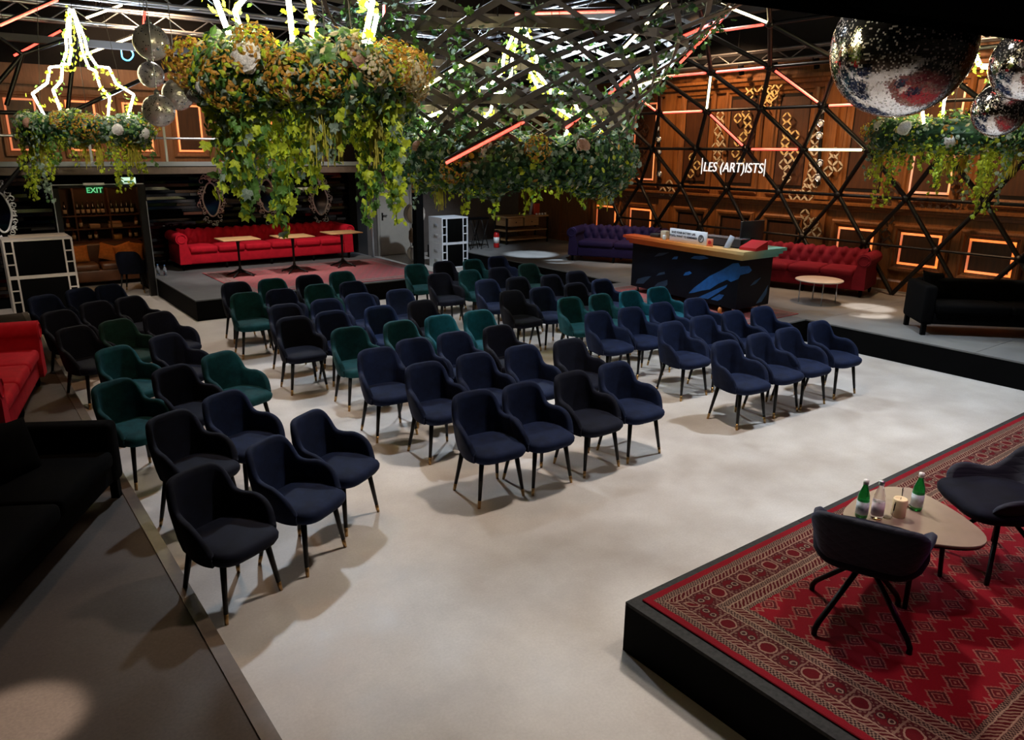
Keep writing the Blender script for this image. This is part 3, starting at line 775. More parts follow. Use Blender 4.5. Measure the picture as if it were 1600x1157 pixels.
M_WAX = mat('cream_wax', (.82, .66, .40), .5); MATS['tumbler'] = None; del MATS['tumbler']; M_TUMB = mat('tumbler_glass', (1, 1, 1), .0, trans=1); M_TUMB.node_tree.nodes['Principled BSDF'].inputs['IOR'].default_value = 1.03
MB().lathe([(.0, 0), (.037, 0), (.039, .01), (.039, .105), (.035, .112), (.028, .106), (0, .104)], 20).build('wax', M_WAX, cn)
MB().tube([(0, 0, .1), (.002, 0, .118)], .0015, 5).build('wick', M_BLACK, cn)
for i, (x, y, lb) in enumerate(((4.11, 1.83, 'clear drinking glass left of the cream candle'), (4.36, 1.84, 'clear drinking glass behind the far green bottle'))):
    o = MB().lathe([(0, .003), (.026, 0), (.030, .004), (.036, .10), (.034, .10), (.028, .008), (0, .008)], 18).build('drinking_glass', M_TUMB); o.location = (x, y, ZT + .001)
    tag(o, lb, 'glass', 'drinks on the coffee table')

# ------------------------------------------------------------------ reception desk
dk = thing('reception_desk', 'black reception desk with blue brush strokes and rainbow ledge', 'desk', (9.85, 8.22, .362))
M_DESK, nt, b = new_mat('desk_paint')
n2 = ramp(nt, noise(nt, coords(nt), 3, 3), .35, .65)
nt.links.new(mix(nt, n2, (.0015, .002, .005), (.003, .004, .009)), b.inputs['Base Color']); b.inputs['Roughness'].default_value = .4; b.inputs['Specular IOR Level'].default_value = .15
MB().prism([(-.28, -1.22), (.55, -1.22), (.55, 1.25), (-.05, 1.25)], .10, .93).build('body', M_DESK, dk)
A_, B_ = Vector((9.85 - .28, 8.22 - 1.22, 0)), Vector((9.85 - .05, 8.22 + 1.25, 0)); fd = (B_ - A_).normalized(); fnm = Vector((-fd.y, fd.x, 0))
if fnm.x > 0: fnm = -fnm
M_BR = [mat('stroke_blue', (.006, .075, .26), .4, var=.25, vs=9), mat('stroke_slate', (.012, .03, .06), .4, var=.3, vs=9)]
for mi, pts in ((0, [(640, 790), (700, 730), (860, 610), (1000, 540), (1100, 480), (1160, 475), (1180, 510), (1270, 505), (1300, 550), (1270, 580), (1180, 600), (1160, 640), (1080, 672), (1060, 640), (950, 690), (860, 750), (780, 762), (690, 785)]),
                (0, [(740, 832), (900, 760), (1045, 700), (1030, 730), (940, 790), (840, 850)]), (0, [(870, 852), (960, 800), (1010, 808), (980, 850), (940, 870)]), (0, [(585, 605), (605, 575), (650, 560), (675, 580), (640, 600)]),
                (0, [(660, 425), (700, 402), (800, 400), (850, 425), (760, 440)]), (0, [(465, 435), (490, 410), (530, 405), (520, 435)]), (1, [(90, 690), (110, 640), (180, 620), (255, 610), (200, 660), (170, 690)]),
                (1, [(280, 720), (320, 680), (420, 650), (420, 700), (390, 730)]), (1, [(300, 610), (330, 580), (390, 565), (395, 590)]), (1, [(280, 410), (330, 370), (440, 365), (370, 395)]), (1, [(1280, 715), (1330, 660), (1395, 625), (1340, 690)]), (1, [(1340, 900), (1420, 780), (1470, 700), (1450, 800), (1400, 880)])):
    mb = MB(); v = []; 
    for u, w_ in pts:
        d = ray(980 + u / 6.667, 340 + w_ / 6.667); k = (A_ - O_).dot(fnm) / d.dot(fnm); v.append(O_ + d * k - Vector((9.85, 8.22, .362)))
    n = len(v); c = sum(v, Vector()) / n
    mb.add([p_ + fnm * .0015 for p_ in v] + [c + fnm * .0015], [(k, (k + 1) % n, n) for k in range(n)]); mb.build('brush_stroke', M_BR[mi], dk)
M_RAIN, nt, b = new_mat('rainbow_ledge')
sp = nt.nodes.new('ShaderNodeSeparateXYZ'); nt.links.new(coords(nt), sp.inputs[0])
cr = nt.nodes.new('ShaderNodeValToRGB'); e = cr.color_ramp.elements
k = ((S(nt, sp.outputs[1]) * -1 + S(nt, sp.outputs[0]) * .9 + 1.6) / 3.6); nt.links.new(k.k, cr.inputs[0])
e[0].position = .0; e[0].color = (.62, .06, .015, 1); e[1].position = 1; e[1].color = (.12, .45, .38, 1)
for p_, c_ in ((.28, (.64, .16, .025)), (.5, (.70, .29, .06)), (.68, (.75, .48, .20)), (.78, (.60, .55, .28)), (.86, (.25, .52, .42))):
    q = e.new(p_); q.color = (*c_, 1)
nt.links.new(cr.outputs[0], b.inputs['Base Color']); b.inputs['Roughness'].default_value = .45
def ledge(o): return [(-.28 - o, -1.24 - o), (.57 + o, -1.24 - o), (.57 + o, -1.02), (-.10, -1.02), (.12, 1.27 + o), (-.05 - o, 1.27 + o)]
for i, (o, z0, z1) in enumerate(((.04, .865, .912), (.08, .912, .958), (.12, .958, 1.005))):
    MB().prism(ledge(o), z0, z1).build('ledge_step', M_RAIN, dk)
MB().box((-.1, -1.2, .93), (.55, 1.24, .945)).build('counter', M_BLACK, dk)
for x, y in ((-.2, -1.12), (.48, -1.12), (.48, 1.15), (.02, 1.15)):
    c = MB().tube([(x - .012, y, .032), (x + .012, y, .032)], .032, 12).build('castor', M_BLKMET, dk)
    MB().box((x - .02, y - .015, .03), (x + .02, y + .015, .10)).build('castor_fork', M_STEEL, c)
DZ = .362 + 1.006
def text_mesh(txt, size, depth, m, off=0, shear=0):
    cu = bpy.data.curves.new('lettering', 'FONT'); cu.body = txt; cu.size = size; cu.extrude = depth; cu.align_x = 'CENTER'; cu.offset = off; cu.shear = shear
    cu.fill_mode = 'BOTH'
    o = bpy.data.objects.new('lettering', cu); COL.objects.link(o); dg = bpy.context.evaluated_depsgraph_get()
    me = bpy.data.meshes.new_from_object(o.evaluated_get(dg)); bpy.data.objects.remove(o); me.materials.clear(); me.materials.append(m); return me
# sign: sits on the ledge, faces -X
yo = math.atan2(.23, 2.49)
sg = thing('counter_sign', 'white counter sign with two lines of black lettering', 'sign', (9.64, 8.10, DZ + .001), -PI / 2 - .09)
MB().rbox((-.42, -.012, 0), (.42, .012, .21), .006, 1).build('board', mat('sign_white', (.75, .75, .78), .4), sg)
M_INK = mat('black_ink', (.01, .01, .02), .6)
for i, tx in enumerate(('SAVE YOUR BATTERY LIFE', "YOU'LL WANT TO REMEMBER")):
    obj('lettering', text_mesh(tx, .047, .001, M_INK, .0012), sg, (-.10, -.0135, .135 - i * .058), (PI / 2, 0, 0))
rg = [(.30 + .055 * math.cos(2 * PI * k / 24), -.0135, .10 + .055 * math.sin(2 * PI * k / 24)) for k in range(25)]
MB().tube(rg, .007, 5).build('emblem_ring', M_INK, sg)
MB().tube([(.30 + .03 * math.cos(a), -.0135, .10 + .035 * math.sin(a)) for a in [1.0 + i * .35 for i in range(8)]], .006, 5).build('emblem_curl', M_INK, sg)
MB().tube([(.325, -.0135, .13), (.275, -.0135, .07)], .006, 5).build('emblem_curl', M_INK, sg)
mo = thing('monitor', 'black computer monitor at the back of the reception desk', 'monitor', (10.18, 7.28, .362 + .946), -PI / 2 + 1.9 - 1.9)
MB().rbox((-.015, -.29, .10), (.015, .29, .46), .01, 2).build('screen', mat('monitor_black', (.012, .012, .014), .35), mo)
MB().box((-.01, -.03, 0), (.03, .03, .2)).build('neck', M_BLKMET, mo); MB().rbox((-.08, -.11, 0), (.1, .11, .012), .005, 1).build('foot', M_BLKMET, mo)
tb = thing('tablet_stand', 'small grey card standing upright on the desk ledge', 'display', (9.66, 7.34, DZ + .001), -PI / 2)
o = MB().rbox((-.05, -.005, 0), (.05, .005, .2), .003, 1).build('card', mat('pale_blue_card', (.42, .47, .55), .4), tb); o.rotation_euler = (-.25, .3, 0)
MB().box((-.05, -.03, 0), (.05, .04, .01)).build('foot', M_STEEL, tb)
rb = thing('red_box', 'bright red wedge-shaped box at the right end of the ledge', 'box', (9.78, 6.98, DZ + .001), .1)
MB().add([(-.1, -.14, 0), (.24, -.14, 0), (.24, .14, 0), (-.1, .14, 0), (-.1, -.14, .04), (.24, -.14, .13), (.24, .14, .13), (-.1, .14, .04)],
         [(0, 3, 2, 1), (4, 5, 6, 7), (0, 1, 5, 4), (1, 2, 6, 5), (2, 3, 7, 6), (3, 0, 4, 7)]).build('body', mat('red_card', (.5, .01, .02), .35), rb)
MB().box((-.1, -.145, .0), (.24, -.14, .03)).build('lid_edge', MATS['red_card'], rb)
gc = thing('glass_case', 'low black glass display case on the reception desk', 'case', (9.83, 7.55, DZ + .001))
MB().box((-.06, -.38, 0), (.16, .38, .012)).build('base', M_BLACK, gc); MB().box((-.055, -.375, .013), (-.05, .375, .13)).build('glass_front', mat('smoked_glass', (.05, .05, .055), .05), gc)
MB().box((-.06, -.38, .13), (.16, .38, .14)).build('lid', mat('case_lid', (.25, .25, .26), .2, .3), gc)
o = MB().rbox((-.006, -.06, 0), (.006, .06, .12), .003, 1).build('sticker_card', mat('orange_card', (.7, .2, .1), .5)); o.location = (9.60, 7.62, DZ + .001); tag(o, 'small orange card leaning below the glass case', 'card')
cx_ = MB().tube([(0, 0, .1), (-.012, 0, .1)], .035, 14).build('logo_disc', mat('red_disc', (.5, .02, .02), .4), o); cx_.scale = (.9, .9, .9); cx_.location = (0, 0, -.03)
for lab_, (x, y), sz, c in (('small cream box on the left part of the desk', (9.85, 8.78), (.10, .12, .13), (.6, .55, .4)), ('black card reader on the left end of the desk', (9.9, 9.0), (.16, .2, .06), (.02, .02, .02)),
                           ('white plastic cup left of the counter sign', (9.66, 8.62), (.05, .05, .08), (.6, .65, .62))):
    o = MB().rbox((-sz[0] / 2, -sz[1] / 2, 0), (sz[0] / 2, sz[1] / 2, sz[2]), .012, 2).build('desk_item', mat(lab_[:14], c, .5)); o.location = (x, y, DZ + .001); o.name = lab_.split()[1] + '_' + lab_.split()[2] if 'cup' not in lab_ else 'plastic_cup'; tag(o, lab_, lab_.split()[2] if 'cup' not in lab_ else 'cup')
# small spray bottle by the desk
sb = thing('spray_bottle', 'tiny orange bottle with dark cap standing by the desk castor', 'bottle', (9.42, 7.18, .364))
MB().lathe([(0, 0), (.03, 0), (.03, .1), (.012, .13), (0, .13)], 12).build('body', mat('orange_plastic', (.75, .22, .05), .4), sb); MB().lathe([(.014, .13), (.014, .17), (0, .17)], 10).build('cap', M_BLACK, sb)
# round side table before the crimson sofa
rt = thing('round_side_table', 'round pale side table standing before the crimson sofa', 'table', (11.72, 6.95, .352))
MB().lathe([(0, .37), (.37, .37), (.385, .38), (.385, .392), (.37, .398), (0, .398)], 36).build('table_top', mat('pale_top', (.50, .43, .38), .4), rt)
for k in range(4):
    a = PI / 4 + k * PI / 2; MB().tube([(.30 * math.cos(a), .30 * math.sin(a), 0), (.30 * math.cos(a), .30 * math.sin(a), .37)], .009, 8).build('leg', M_STEEL, rt)
# ------------------------------------------------------------------ loudspeakers
def sub(label, x0, x1, y, z0, z1, D, group, body=None):
    t = thing('bass_speaker', label, 'speaker', ((x0 + x1) / 2, y, z0), 0, group); w_ = (x1 - x0) / 2; h = z1 - z0; m = body or M_WHITE
    MB().box((-w_, .03, 0), (w_, D, h)).build('cabinet', m, t)
    MB().box((-w_, 0, h - .03), (w_, .03, h)).box((-w_, 0, 0), (w_, .03, .025)).build('front_rails', m, t)
    MB().rbox((-w_ + .15, .005, .025), (w_ - .15, .03, h - .03), .004, 1).build('grille', M_GRILLE, t)
    for sx in (-1, 1):
        for x in (w_ - .015, w_ - .14): MB().box((sx * x - .013, 0, .025), (sx * x + .013, .03, h - .03)).build('port_upright', m, t)
        for k in (1, 2):
            z = .025 + (h - .055) * k / 3
            MB().box((min(sx * (w_ - .14), sx * w_), .002, z - .01), (max(sx * (w_ - .14), sx * w_), .03, z + .01)).build('port_rung', m, t)
        MB().box((min(sx * (w_ - .127), sx * (w_ - .03)), .026, .025), (max(sx * (w_ - .127), sx * (w_ - .03)), .031, h - .03)).build('port_slot', M_GRILLE, t)
        for zz in (.3, .7): MB().rbox((sx * w_ - .004, D * .35, h * zz - .05), (sx * w_ + .004, D * .6, h * zz + .03), .003, 1).build('side_handle', mat('handle_grey', (.35, .36, .38), .4), t)
sub('white bass speaker, lower of the stack by the service door', 9.55, 10.30, 15.55, .001, .60, .62, 'white speaker stack by the service door')
sub('white bass speaker, upper of the stack by the service door', 9.55, 10.30, 15.55, .602, 1.22, .62, 'white speaker stack by the service door')
M_CREAMP = mat('cream_paint', (.52, .46, .41), .45, var=.05)
sub('cream bass speaker, upper of the stack at the left', .72, 1.74, 15.02, .64, 1.27, .62, 'cream speaker stack at the left', M_CREAMP)
sub('cream bass speaker, lower of the stack at the left', .72, 1.74, 15.02, .001, .638, .62, 'cream speaker stack at the left', M_CREAMP)
o = MB().box((.85, 15.3, 1.272), (1.70, 15.6, 1.30)).build('cardboard_sheet', mat('cardboard', (.45, .36, .28), .7)); tag(o, 'flat beige board lying on the left speaker stack', 'board')

# ------------------------------------------------------------------ bar room seen through the opening
sh = thing('bar_shelf', 'dark bottle shelf lit from within the bar room', 'shelf', (0, 18.5, 0))
M_SHELF = wood_mat('shelf_wood', (.06, .025, .01), (.14, .06, .025), 0)
SZ = [.82, 1.08, 1.36, 1.98]
for z in SZ: MB().box((1.6, 0, z - .025), (3.62, .32, z)).build('board', M_SHELF, sh)
for x in (1.6, 2.26, 2.92, 3.58): MB().box((x, .01, .4), (x + .03, .31, 1.98)).build('upright', M_SHELF, sh)
MB().box((2.2, .05, 1.93), (3.2, .08, 1.95)).build('light_strip', emis('amber_strip', (1, .30, .07), 1.5), sh)
BGM = [mat('dark_bottle_glass', (.015, .012, .008), .08), mat('amber_bottle_glass', (.12, .045, .01), .08), mat('olive_bottle_glass', (.03, .04, .012), .08)]
BLB = mat('paper_label', (.62, .52, .36), .6)
BB = [MB().lathe([(0, 0), (.036, 0), (.036, .17), (.014, .225), (.013, .29), (0, .29)], 10).mesh('bottle_body', g) for g in BGM]
BL = MB().lathe([(.0365, .04), (.0367, .12)], 10).mesh('paper_label', BLB)
rb_ = random.Random(4); NTH = ORD + ['ninth', 'tenth', 'eleventh', 'twelfth', 'thirteenth']
def sbottle(x, z, n, lab):
    t = thing('liquor_bottle', lab, 'bottle', (x, 18.62, z + .001), 0, 'bottles on the bar room shelf'); obj('bottle_body', BB[n], t); obj('paper_label', BL, t)
for i, x in enumerate((1.95, 2.10, 2.34, 2.44, 2.54, 2.64, 2.74, 2.82, 3.0, 3.1, 3.2, 3.3, 3.4)): sbottle(x, SZ[2], 0 if i % 3 else 2, '%s bottle, %s from the left on the top bar room shelf' % ('dark' if i % 3 else 'olive', NTH[i]))
for i, x in enumerate((2.0, 2.12, 2.36, 3.45)): sbottle(x, SZ[1], 1, 'amber bottle, %s from the left on the middle bar room shelf' % NTH[i])
for i, x in enumerate((2.05, 2.2, 2.5, 2.62, 3.3, 3.42)): sbottle(x, SZ[0], rb_.choice((0, 1)), 'labelled bottle, %s from the left on the lowest bar room shelf' % NTH[i])
for i, (x, z, w_, h_, c, lb) in enumerate(((2.62, SZ[1], .2, .09, (.5, .33, .2), 'small tan box on the middle bar room shelf'), (3.02, SZ[1], .28, .07, (.5, .3, .17), 'wide tan box on the middle bar room shelf'), (3.02, SZ[1] + .072, .24, .06, (.45, .25, .12), 'tan box stacked on the wide one in the bar room'), (3.04, SZ[0], .16, .10, (.4, .2, .06), 'orange box on the lowest bar room shelf'))):
    o = MB().rbox((-w_ / 2, -.08, 0), (w_ / 2, .08, h_), .006, 1).build('shelf_box', mat('tan_card_%s' % 'abcd'[i], c, .6)); o.location = (x, 18.62, z + .001); tag(o, lb, 'box', 'boxes on the bar room shelf')
M_LEA = mat('brown_leather', (.10, .035, .012), .4, var=.25, vs=4)
bo = thing('leather_sofa', 'brown leather sofa with orange cushions inside the bar room', 'sofa', (2.45, 17.75, 0))
MB().rbox((-.95, -.4, .1), (.95, .35, .34), .03).build('base', M_LEA, bo)
for i in range(2): MB().rbox((-.93 + i * .94, -.42, .33), (-.02 + i * .94, .15, .47), .05, 3, puff=.02).build('seat_cushion', M_LEA, bo)
MB().rbox((-.95, .12, .3), (.95, .38, .84), .07).build('backrest', M_LEA, bo)
for x in (-.85, .85): MB().box((x - .03, -.3, 0), (x + .03, -.24, .1)).build('leg', M_BLACK, bo)
M_ORC = mat('orange_cushion_cloth', (.52, .17, .035), .85, var=.2, vs=20, sheen=.2)
pillow('cushion', 'orange cushion at the left end of the leather sofa', (2.12, 17.62, .66), (1.25, .0, .1), .36, M_ORC, 'orange cushions on the leather sofa')
pillow('cushion', 'orange cushion in the middle of the leather sofa', (2.66, 17.66, .66), (1.2, .35, .2), .36, M_ORC, 'orange cushions on the leather sofa')
pillow('cushion', 'front orange cushion at the right end of the leather sofa', (2.95, 17.56, .66), (1.2, -.3, -.2), .36, M_ORC, 'orange cushions on the leather sofa')
pillow('cushion', 'dull orange cushion tucked behind at the far right of the leather sofa', (3.18, 17.68, .66), (1.25, .2, .1), .34, M_ORC, 'orange cushions on the leather sofa')
spot((2.6, 16.9, 2.2), (2.7, 18.3, .7), 9, (1, .5, .2), 110, .1)
ex = thing('exit_sign', 'green EXIT sign hanging over the bar room opening', 'sign', (2.28, 15.62, 1.99))
M_EXB = emis('exit_panel_green', (.03, .5, .18), .25)
MB().box((-.17, 0, .12), (.17, .03, .16)).build('housing', M_WHITE, ex)
MB().box((-.14, .012, -.03), (.14, .018, .12)).build('panel', mat('exit_panel_dark', (.01, .08, .03), .3), ex)
obj('lettering', text_mesh('EXIT', .13, .002, emis('exit_green', (.03, .6, .2), .5), .002), ex, (0, .008, -.012), (PI / 2, 0, 0))
e2 = thing('emergency_sign', 'pale green emergency panel above the opening, right of the exit sign', 'sign', (2.86, 15.62, 2.13))
MB().rbox((-.12, 0, 0), (.12, .03, .11), .005, 1).build('panel', emis('pale_green_panel', (.55, .85, .62), .55), e2)
MB().box((-.08, -.002, .02), (.08, 0, .05)).build('stripe', mat('green_print', (.05, .35, .15), .5), e2)

# ------------------------------------------------------------------ ornate silver mirrors
def baroque(label, x, y, z, W_, H_, seed):
    t = thing('ornate_mirror', label, 'mirror', (x, y, z), 0, 'ornate silver mirrors on the dark wall'); rr = random.Random(seed)
    def ov(a, k=1): 
        r = 1 + .10 * math.cos(2 * a + PI) + .05 * math.cos(4 * a)
        return (W_ / 2 * .62 * k * r * math.cos(a), H_ / 2 * .62 * k * r * math.sin(a))
    pts = [(*ov(2 * PI * i / 40),) for i in range(41)]
    MB().add([(0, -.012, 0)] + [(a, -.012, b_) for a, b_ in pts[:-1]], [(0, i + 1, (i + 1) % 40 + 1) for i in range(40)]).build('mirror_glass', M_MIRROR, t)
    MB().tube([(a, -.02, b_) for a, b_ in pts], .018, 6).build('inner_frame', M_SILVER, t)
    mb = MB()
    for i in range(46):
        a = 2 * PI * i / 46 + rr.uniform(-.05, .05); k = rr.uniform(1.12, 1.48) + .18 * (abs(math.sin(a)) > .8)
        cx, cz = ov(a, k); s_ = rr.choice((-1, 1)); r0 = rr.uniform(.03, .065); a0 = rr.uniform(0, 6)
        mb.tube([(cx + r0 * (1 - q / 10) * math.cos(a0 + s_ * q * .75), -.025, cz + r0 * (1 - q / 10) * math.sin(a0 + s_ * q * .75)) for q in range(9)], .013, 5, r1=.006)
    for q in range(7):
        a = PI / 2 + (q - 3) * .22; mb.tube([(0, -.025, H_ * .36), (H_ * .13 * math.cos(a), -.03, H_ * .36 + H_ * .17 * math.sin(a))], .012, 5, r1=.004)
    o = mb.build('scrollwork', M_SILVER, t)
for (u, v_, lb) in ((417, 306, 'ornate silver mirror above the middle of the red sofa'), (330, 312, 'ornate silver mirror half hidden by hanging ivy, left of the others'), (500, 312, 'ornate silver mirror behind the ivy above the right of the sofa')):
    p = atY(u, v_, 17.24); baroque(lb, p.x, 17.24, p.z, .62, 1.0, u)
p = atY(2, 332, 15.74); baroque('ornate silver mirror at the far left edge of the dark wall', p.x, 15.74, p.z, .5, .95, 9)

# ------------------------------------------------------------------ odds and ends at the back
o = MB().tube([(7.96, 16.05, .352), (7.96, 16.05, 2.28)], .03, 10).build('steel_pole', M_STEEL); tag(o, 'slim steel pole at the right end of the long red sofa', 'pole')
pc = thing('black_column', 'square black column between door and white speaker stack', 'column', (9.30, 16.25, 0))
MB().box((-.10, -.1, 0), (.10, .1, 1.78)).build('shaft', M_BLACK, pc); MB().box((-.10, -.1, 1.78), (.10, .1, 2.16)).build('upper_block', mat('amber_block', (.5, .24, .05), .5), pc)
MB().box((-.05, -.104, 1.85), (.05, -.1, 1.9)).build('slot', M_BLACK, pc)
q = atY(649, 400, 16.95)
t = thing('drum_rack', 'cream round drums on a slim rack between door and black column', 'drum rack', (q.x, 16.95, .001))
M_DRUM = mat('drum_cream', (.55, .48, .42), .6); M_RIM = mat('drum_rim', (.4, .34, .3), .5)
for z, r in ((.22, .20), (1.22, .26)):
    d_ = MB().tube([(0, -.09, z), (0, .09, z)], r, 24).build('drum', M_DRUM, t)
    MB().tube([(r * math.cos(2 * PI * k / 20), -.09, z + r * math.sin(2 * PI * k / 20)) for k in range(21)], .012, 5).build('rim', M_RIM, d_)
MB().lathe([(.0, .5), (.13, .5), (.16, .6), (.15, .78), (.10, .86), (0, .86)], 14).build('basket', mat('brown_basket', (.16, .09, .05), .8, var=.5, vs=40), t)
MB().tube([(.0, .12, 0), (0, .12, 1.3)], .015, 6).build('upright', M_BLKMET, t)
t = thing('wooden_console', 'wooden console with three open shelves on the right deck', 'shelf', (12.72, 16.55, .352))
MB().box((-.72, -.3, .70), (.72, .3, .74)).build('top', M_WOODTOP, t)
for x in (-.42, .12): 
    d_ = MB().box((x - .24, -.305, .48), (x + .24, .28, .69)).build('drawer', M_WOODTOP, t); MB().lathe([(.012, 0), (.018, .02), (0, .025)], 8).build('knob', M_BLKMET, d_, (x, -.305, .58)).rotation_euler = (PI / 2, 0, 0)
for z in (.10, .34): MB().box((-.72, -.28, z), (.72, .28, z + .03)).build('board', M_WOODTOP, t)
for x in (-.70, .70):
    for y in (-.27, .27): MB().box((x - .02, y - .02, 0), (x + .02, y + .02, .72)).build('leg', M_BLKMET, t)
o = MB().rbox((-.1, -.05, 0), (.1, .05, .30), .01, 2).build('red_case', mat('red_case', (.65, .06, .03), .4)); o.location = (13.18, 16.5, 1.094); tag(o, 'upright red case standing on the wooden console', 'case')
o = MB().rbox((-.035, -.02, 0), (.035, .02, .42), .01, 2).build('grey_paddle', mat('paddle_grey', (.35, .38, .42), .4)); o.location = (12.98, 16.5, 1.094); o.rotation_euler = (0, .22, 0); tag(o, 'grey blade-like panel leaning beside the red case', 'panel')
for i, x in enumerate((13.05, 13.15, 13.25, 13.35)):
    o = MB().lathe([(0, 0), (.025, 0), (.03, .05), (.026, .05), (.02, .005), (0, .005)], 10).build('white_cup', M_CAP); o.location = (x, 16.30, 1.094); tag(o, 'small white cup, %s from the left on the wooden console' % ORD[i], 'cup', 'white cups on the wooden console')
fe = thing('fire_extinguisher', 'red fire extinguisher with white label on the right deck', 'extinguisher', (11.45, 15.95, .352))
MB().lathe([(0, 0), (.07, 0), (.075, .02), (.075, .34), (.05, .39), (.025, .40), (0, .40)], 16).build('cylinder', mat('extinguisher_red', (.45, .01, .01), .3), fe)
MB().lathe([(.0765, .12), (.0765, .27)], 16).build('label_band', M_CAP, fe)
MB().box((-.02, -.08, .40), (.02, .03, .45)).build('valve', M_BLKMET, fe); MB().tube([(.03, 0, .42), (.1, -.02, .38), (.09, -.03, .15)], .012, 6).build('hose', M_BLACK, fe)
for i, (x, lb) in enumerate(((10.72, 'black folding stool frame beside the white speaker stack'), (11.05, 'black folding stool frame nearer the fire extinguisher'))):
    t = thing('folding_stool', lb, 'stool', (x, 16.1, .352), .3)
    MB().rbox((-.16, -.16, .74), (.16, .16, .78), .01, 2).build('seat', M_BLACK, t)
    for s_ in (-1, 1):
        for y in (-.14, .14): MB().tube([(-s_ * .16, y, 0), (s_ * .14, y, .74)], .012, 6).build('leg', M_BLKMET, t)
    MB().tube([(-.08, -.14, .2), (-.08, .14, .2)], .01, 6).build('crossbar', M_BLKMET, t)
M_PET = mat('clear_plastic', (.75, .85, 1), .08, trans=.8)
for i, (x, y, lb) in enumerate(((3.24, 15.95, 'small plastic water bottle on the back stage corner, left one'), (3.33, 15.80, 'small plastic water bottle on the back stage corner, right one'))):
    t = thing('plastic_bottle', lb, 'bottle', (x, y, .352), 0, 'plastic bottles on the back stage')
    MB().lathe([(0, 0), (.032, 0), (.033, .13), (.012, .18), (.012, .2), (0, .2)], 12).build('body', M_PET, t); MB().lathe([(.014, .195), (.014, .215), (0, .215)], 10).build('cap', mat('blue_cap', (.1, .25, .6), .4), t)

# ------------------------------------------------------------------ ornaments on the wooden wall
def petal_mb(r):
    mb = MB()
    for q in range(4):
        a = PI / 4 + q * PI / 2; c, s = math.cos(a), math.sin(a); L, wd = r * .66, r * .16
        cy, cz = r * .72 * c, r * .72 * s; ty, tz = -s, c
        P_ = [(-L, 0), (-L * .5, wd * .8), (0, wd), (L * .5, wd * .8), (L, 0), (L * .5, -wd * .8), (0, -wd), (-L * .5, -wd * .8)]
        pts = [(cy + ty * u + c * w2, cz + tz * u + s * w2) for u, w2 in P_]; n = 8
        mb.add([(-.02, y, z) for y, z in pts] + [(0, y, z) for y, z in pts], [tuple(range(n)), ] + [(k, (k + 1) % n, n + (k + 1) % n, n + k) for k in range(n)])
    return mb
PET = {k: petal_mb(.105).mesh('petal_motif', m) for k, m in (('gold', M_GOLD), ('pale', mat('pale_petal', (.55, .47, .33), .4, .2)), ('dark', mat('dark_petal', (.035, .018, .01), .4)))}
def ornament(label, k, cent, X=13.96):
    t = thing('petal_ornament', label, 'ornament')
    for u, v_ in cent:
        p = atX(u, v_, X); obj('petal_motif', PET[k], t, (X, p.y, p.z))
def grid_(u0, v0, cells, s=12.6): return [(u0 + a * s, v0 + b_ * s) for a, b_ in cells]
ornament('gold petal lattice at the top of the wooden wall', 'gold', grid_(1172, 136, [(0, 0), (1, 0), (2, 0), (3, 1), (2, 1), (0, 1)]) + grid_(1208, 128, [(0, 0), (.8, .1), (.3, 1), (-.3, 2), (-.6, 2.8)]))
ornament('gold petal chain left of the central wall panel', 'pale', grid_(1126, 180, [(0, 0), (0, 1), (-.3, 2), (0, 3), (-.6, 4), (.2, 4), (-.4, 5), (0, 6)]))
ornament('bright gold petal hook above the lit sign', 'gold', grid_(1166, 176, [(0, 0), (-1, .7), (.2, 1), (.3, 2), (-.3, 3), (-1, 3.6), (-1.3, 5), (-.6, 6)]))
ornament('gold petal branch on the panel right of the sign', 'gold', grid_(1230, 184, [(0, 0), (0, 1), (0, 2), (1, 2.2), (-.2, 3), (-.3, 4), (1, 4.6)]))
ornament('pale petal diamond below the gold branch', 'pale', grid_(1232, 247, [(0, 0), (-.6, .8), (.5, .8), (0, 1.7), (-.2, 2.5)]))
ornament('pale petal chain beside the right hexagon lamps', 'pale', grid_(1272, 205, [(0, 0), (.2, 1), (.1, 2.4), (0, 4), (-.2, 5.2), (-.7, 6.4), (.3, 6.4), (-.9, 7.2)]))
ornament('pale petal ring right of the hexagon lamps', 'pale', grid_(1302, 250, [(0, 0), (.6, .8), (-.6, 1.4), (.2, -.9)]))
ornament('pale petal diamond between crimson sofa and cornice', 'pale', grid_(1258, 335, [(0, 0), (.4, 1), (1.2, 1), (.3, 2), (1.5, 2.2)]))
ornament('gold petal pair above the purple sofa', 'gold', grid_(1082, 246, [(0, 0), (.6, 1), (-.2, 2)]))
ornament('dark petal cluster on the left glowing panel', 'dark', grid_(1002, 190, [(0, 0), (.6, .9), (0, 1.8), (.5, 2.8), (0, 3.8), (.3, 5)]))
ornament('dark petal cluster at the cornice above the purple sofa', 'dark', grid_(965, 282, [(0, 0), (.9, 0), (.1, .9), (0, 2.4), (.9, 2.4)]))
ornament('pale petal frieze on the cornice left of the sign', 'pale', grid_(1046, 288, [(0, 0), (-.8, .9), (.3, 1)]))
ornament('pale petal frieze on the cornice right of the sign', 'pale', grid_(1240, 305, [(0, 0), (1, 0), (1.9, .1)]))
ornament('dark petal frieze along the right cornice', 'dark', grid_(1372, 318, [(0, 0), (1, 0), (5, 0), (6, 0), (7, .1), (8, .1), (9.5, .3)]))
ornament('dark petal ring under the right greenery', 'dark', grid_(1388, 292, [(0, 0), (.6, 1), (.9, 0)]))
ornament('dark petal chain left of the right glowing panels', 'dark', grid_(1390, 342, [(0, 0), (-.8, 1), (-.5, 2), (-.3, 3)]))
ornament('dark petal curve beside the far right upper panel', 'dark', grid_(1500, 280, [(0, 0), (-.4, 1), (.6, 2.4)]))
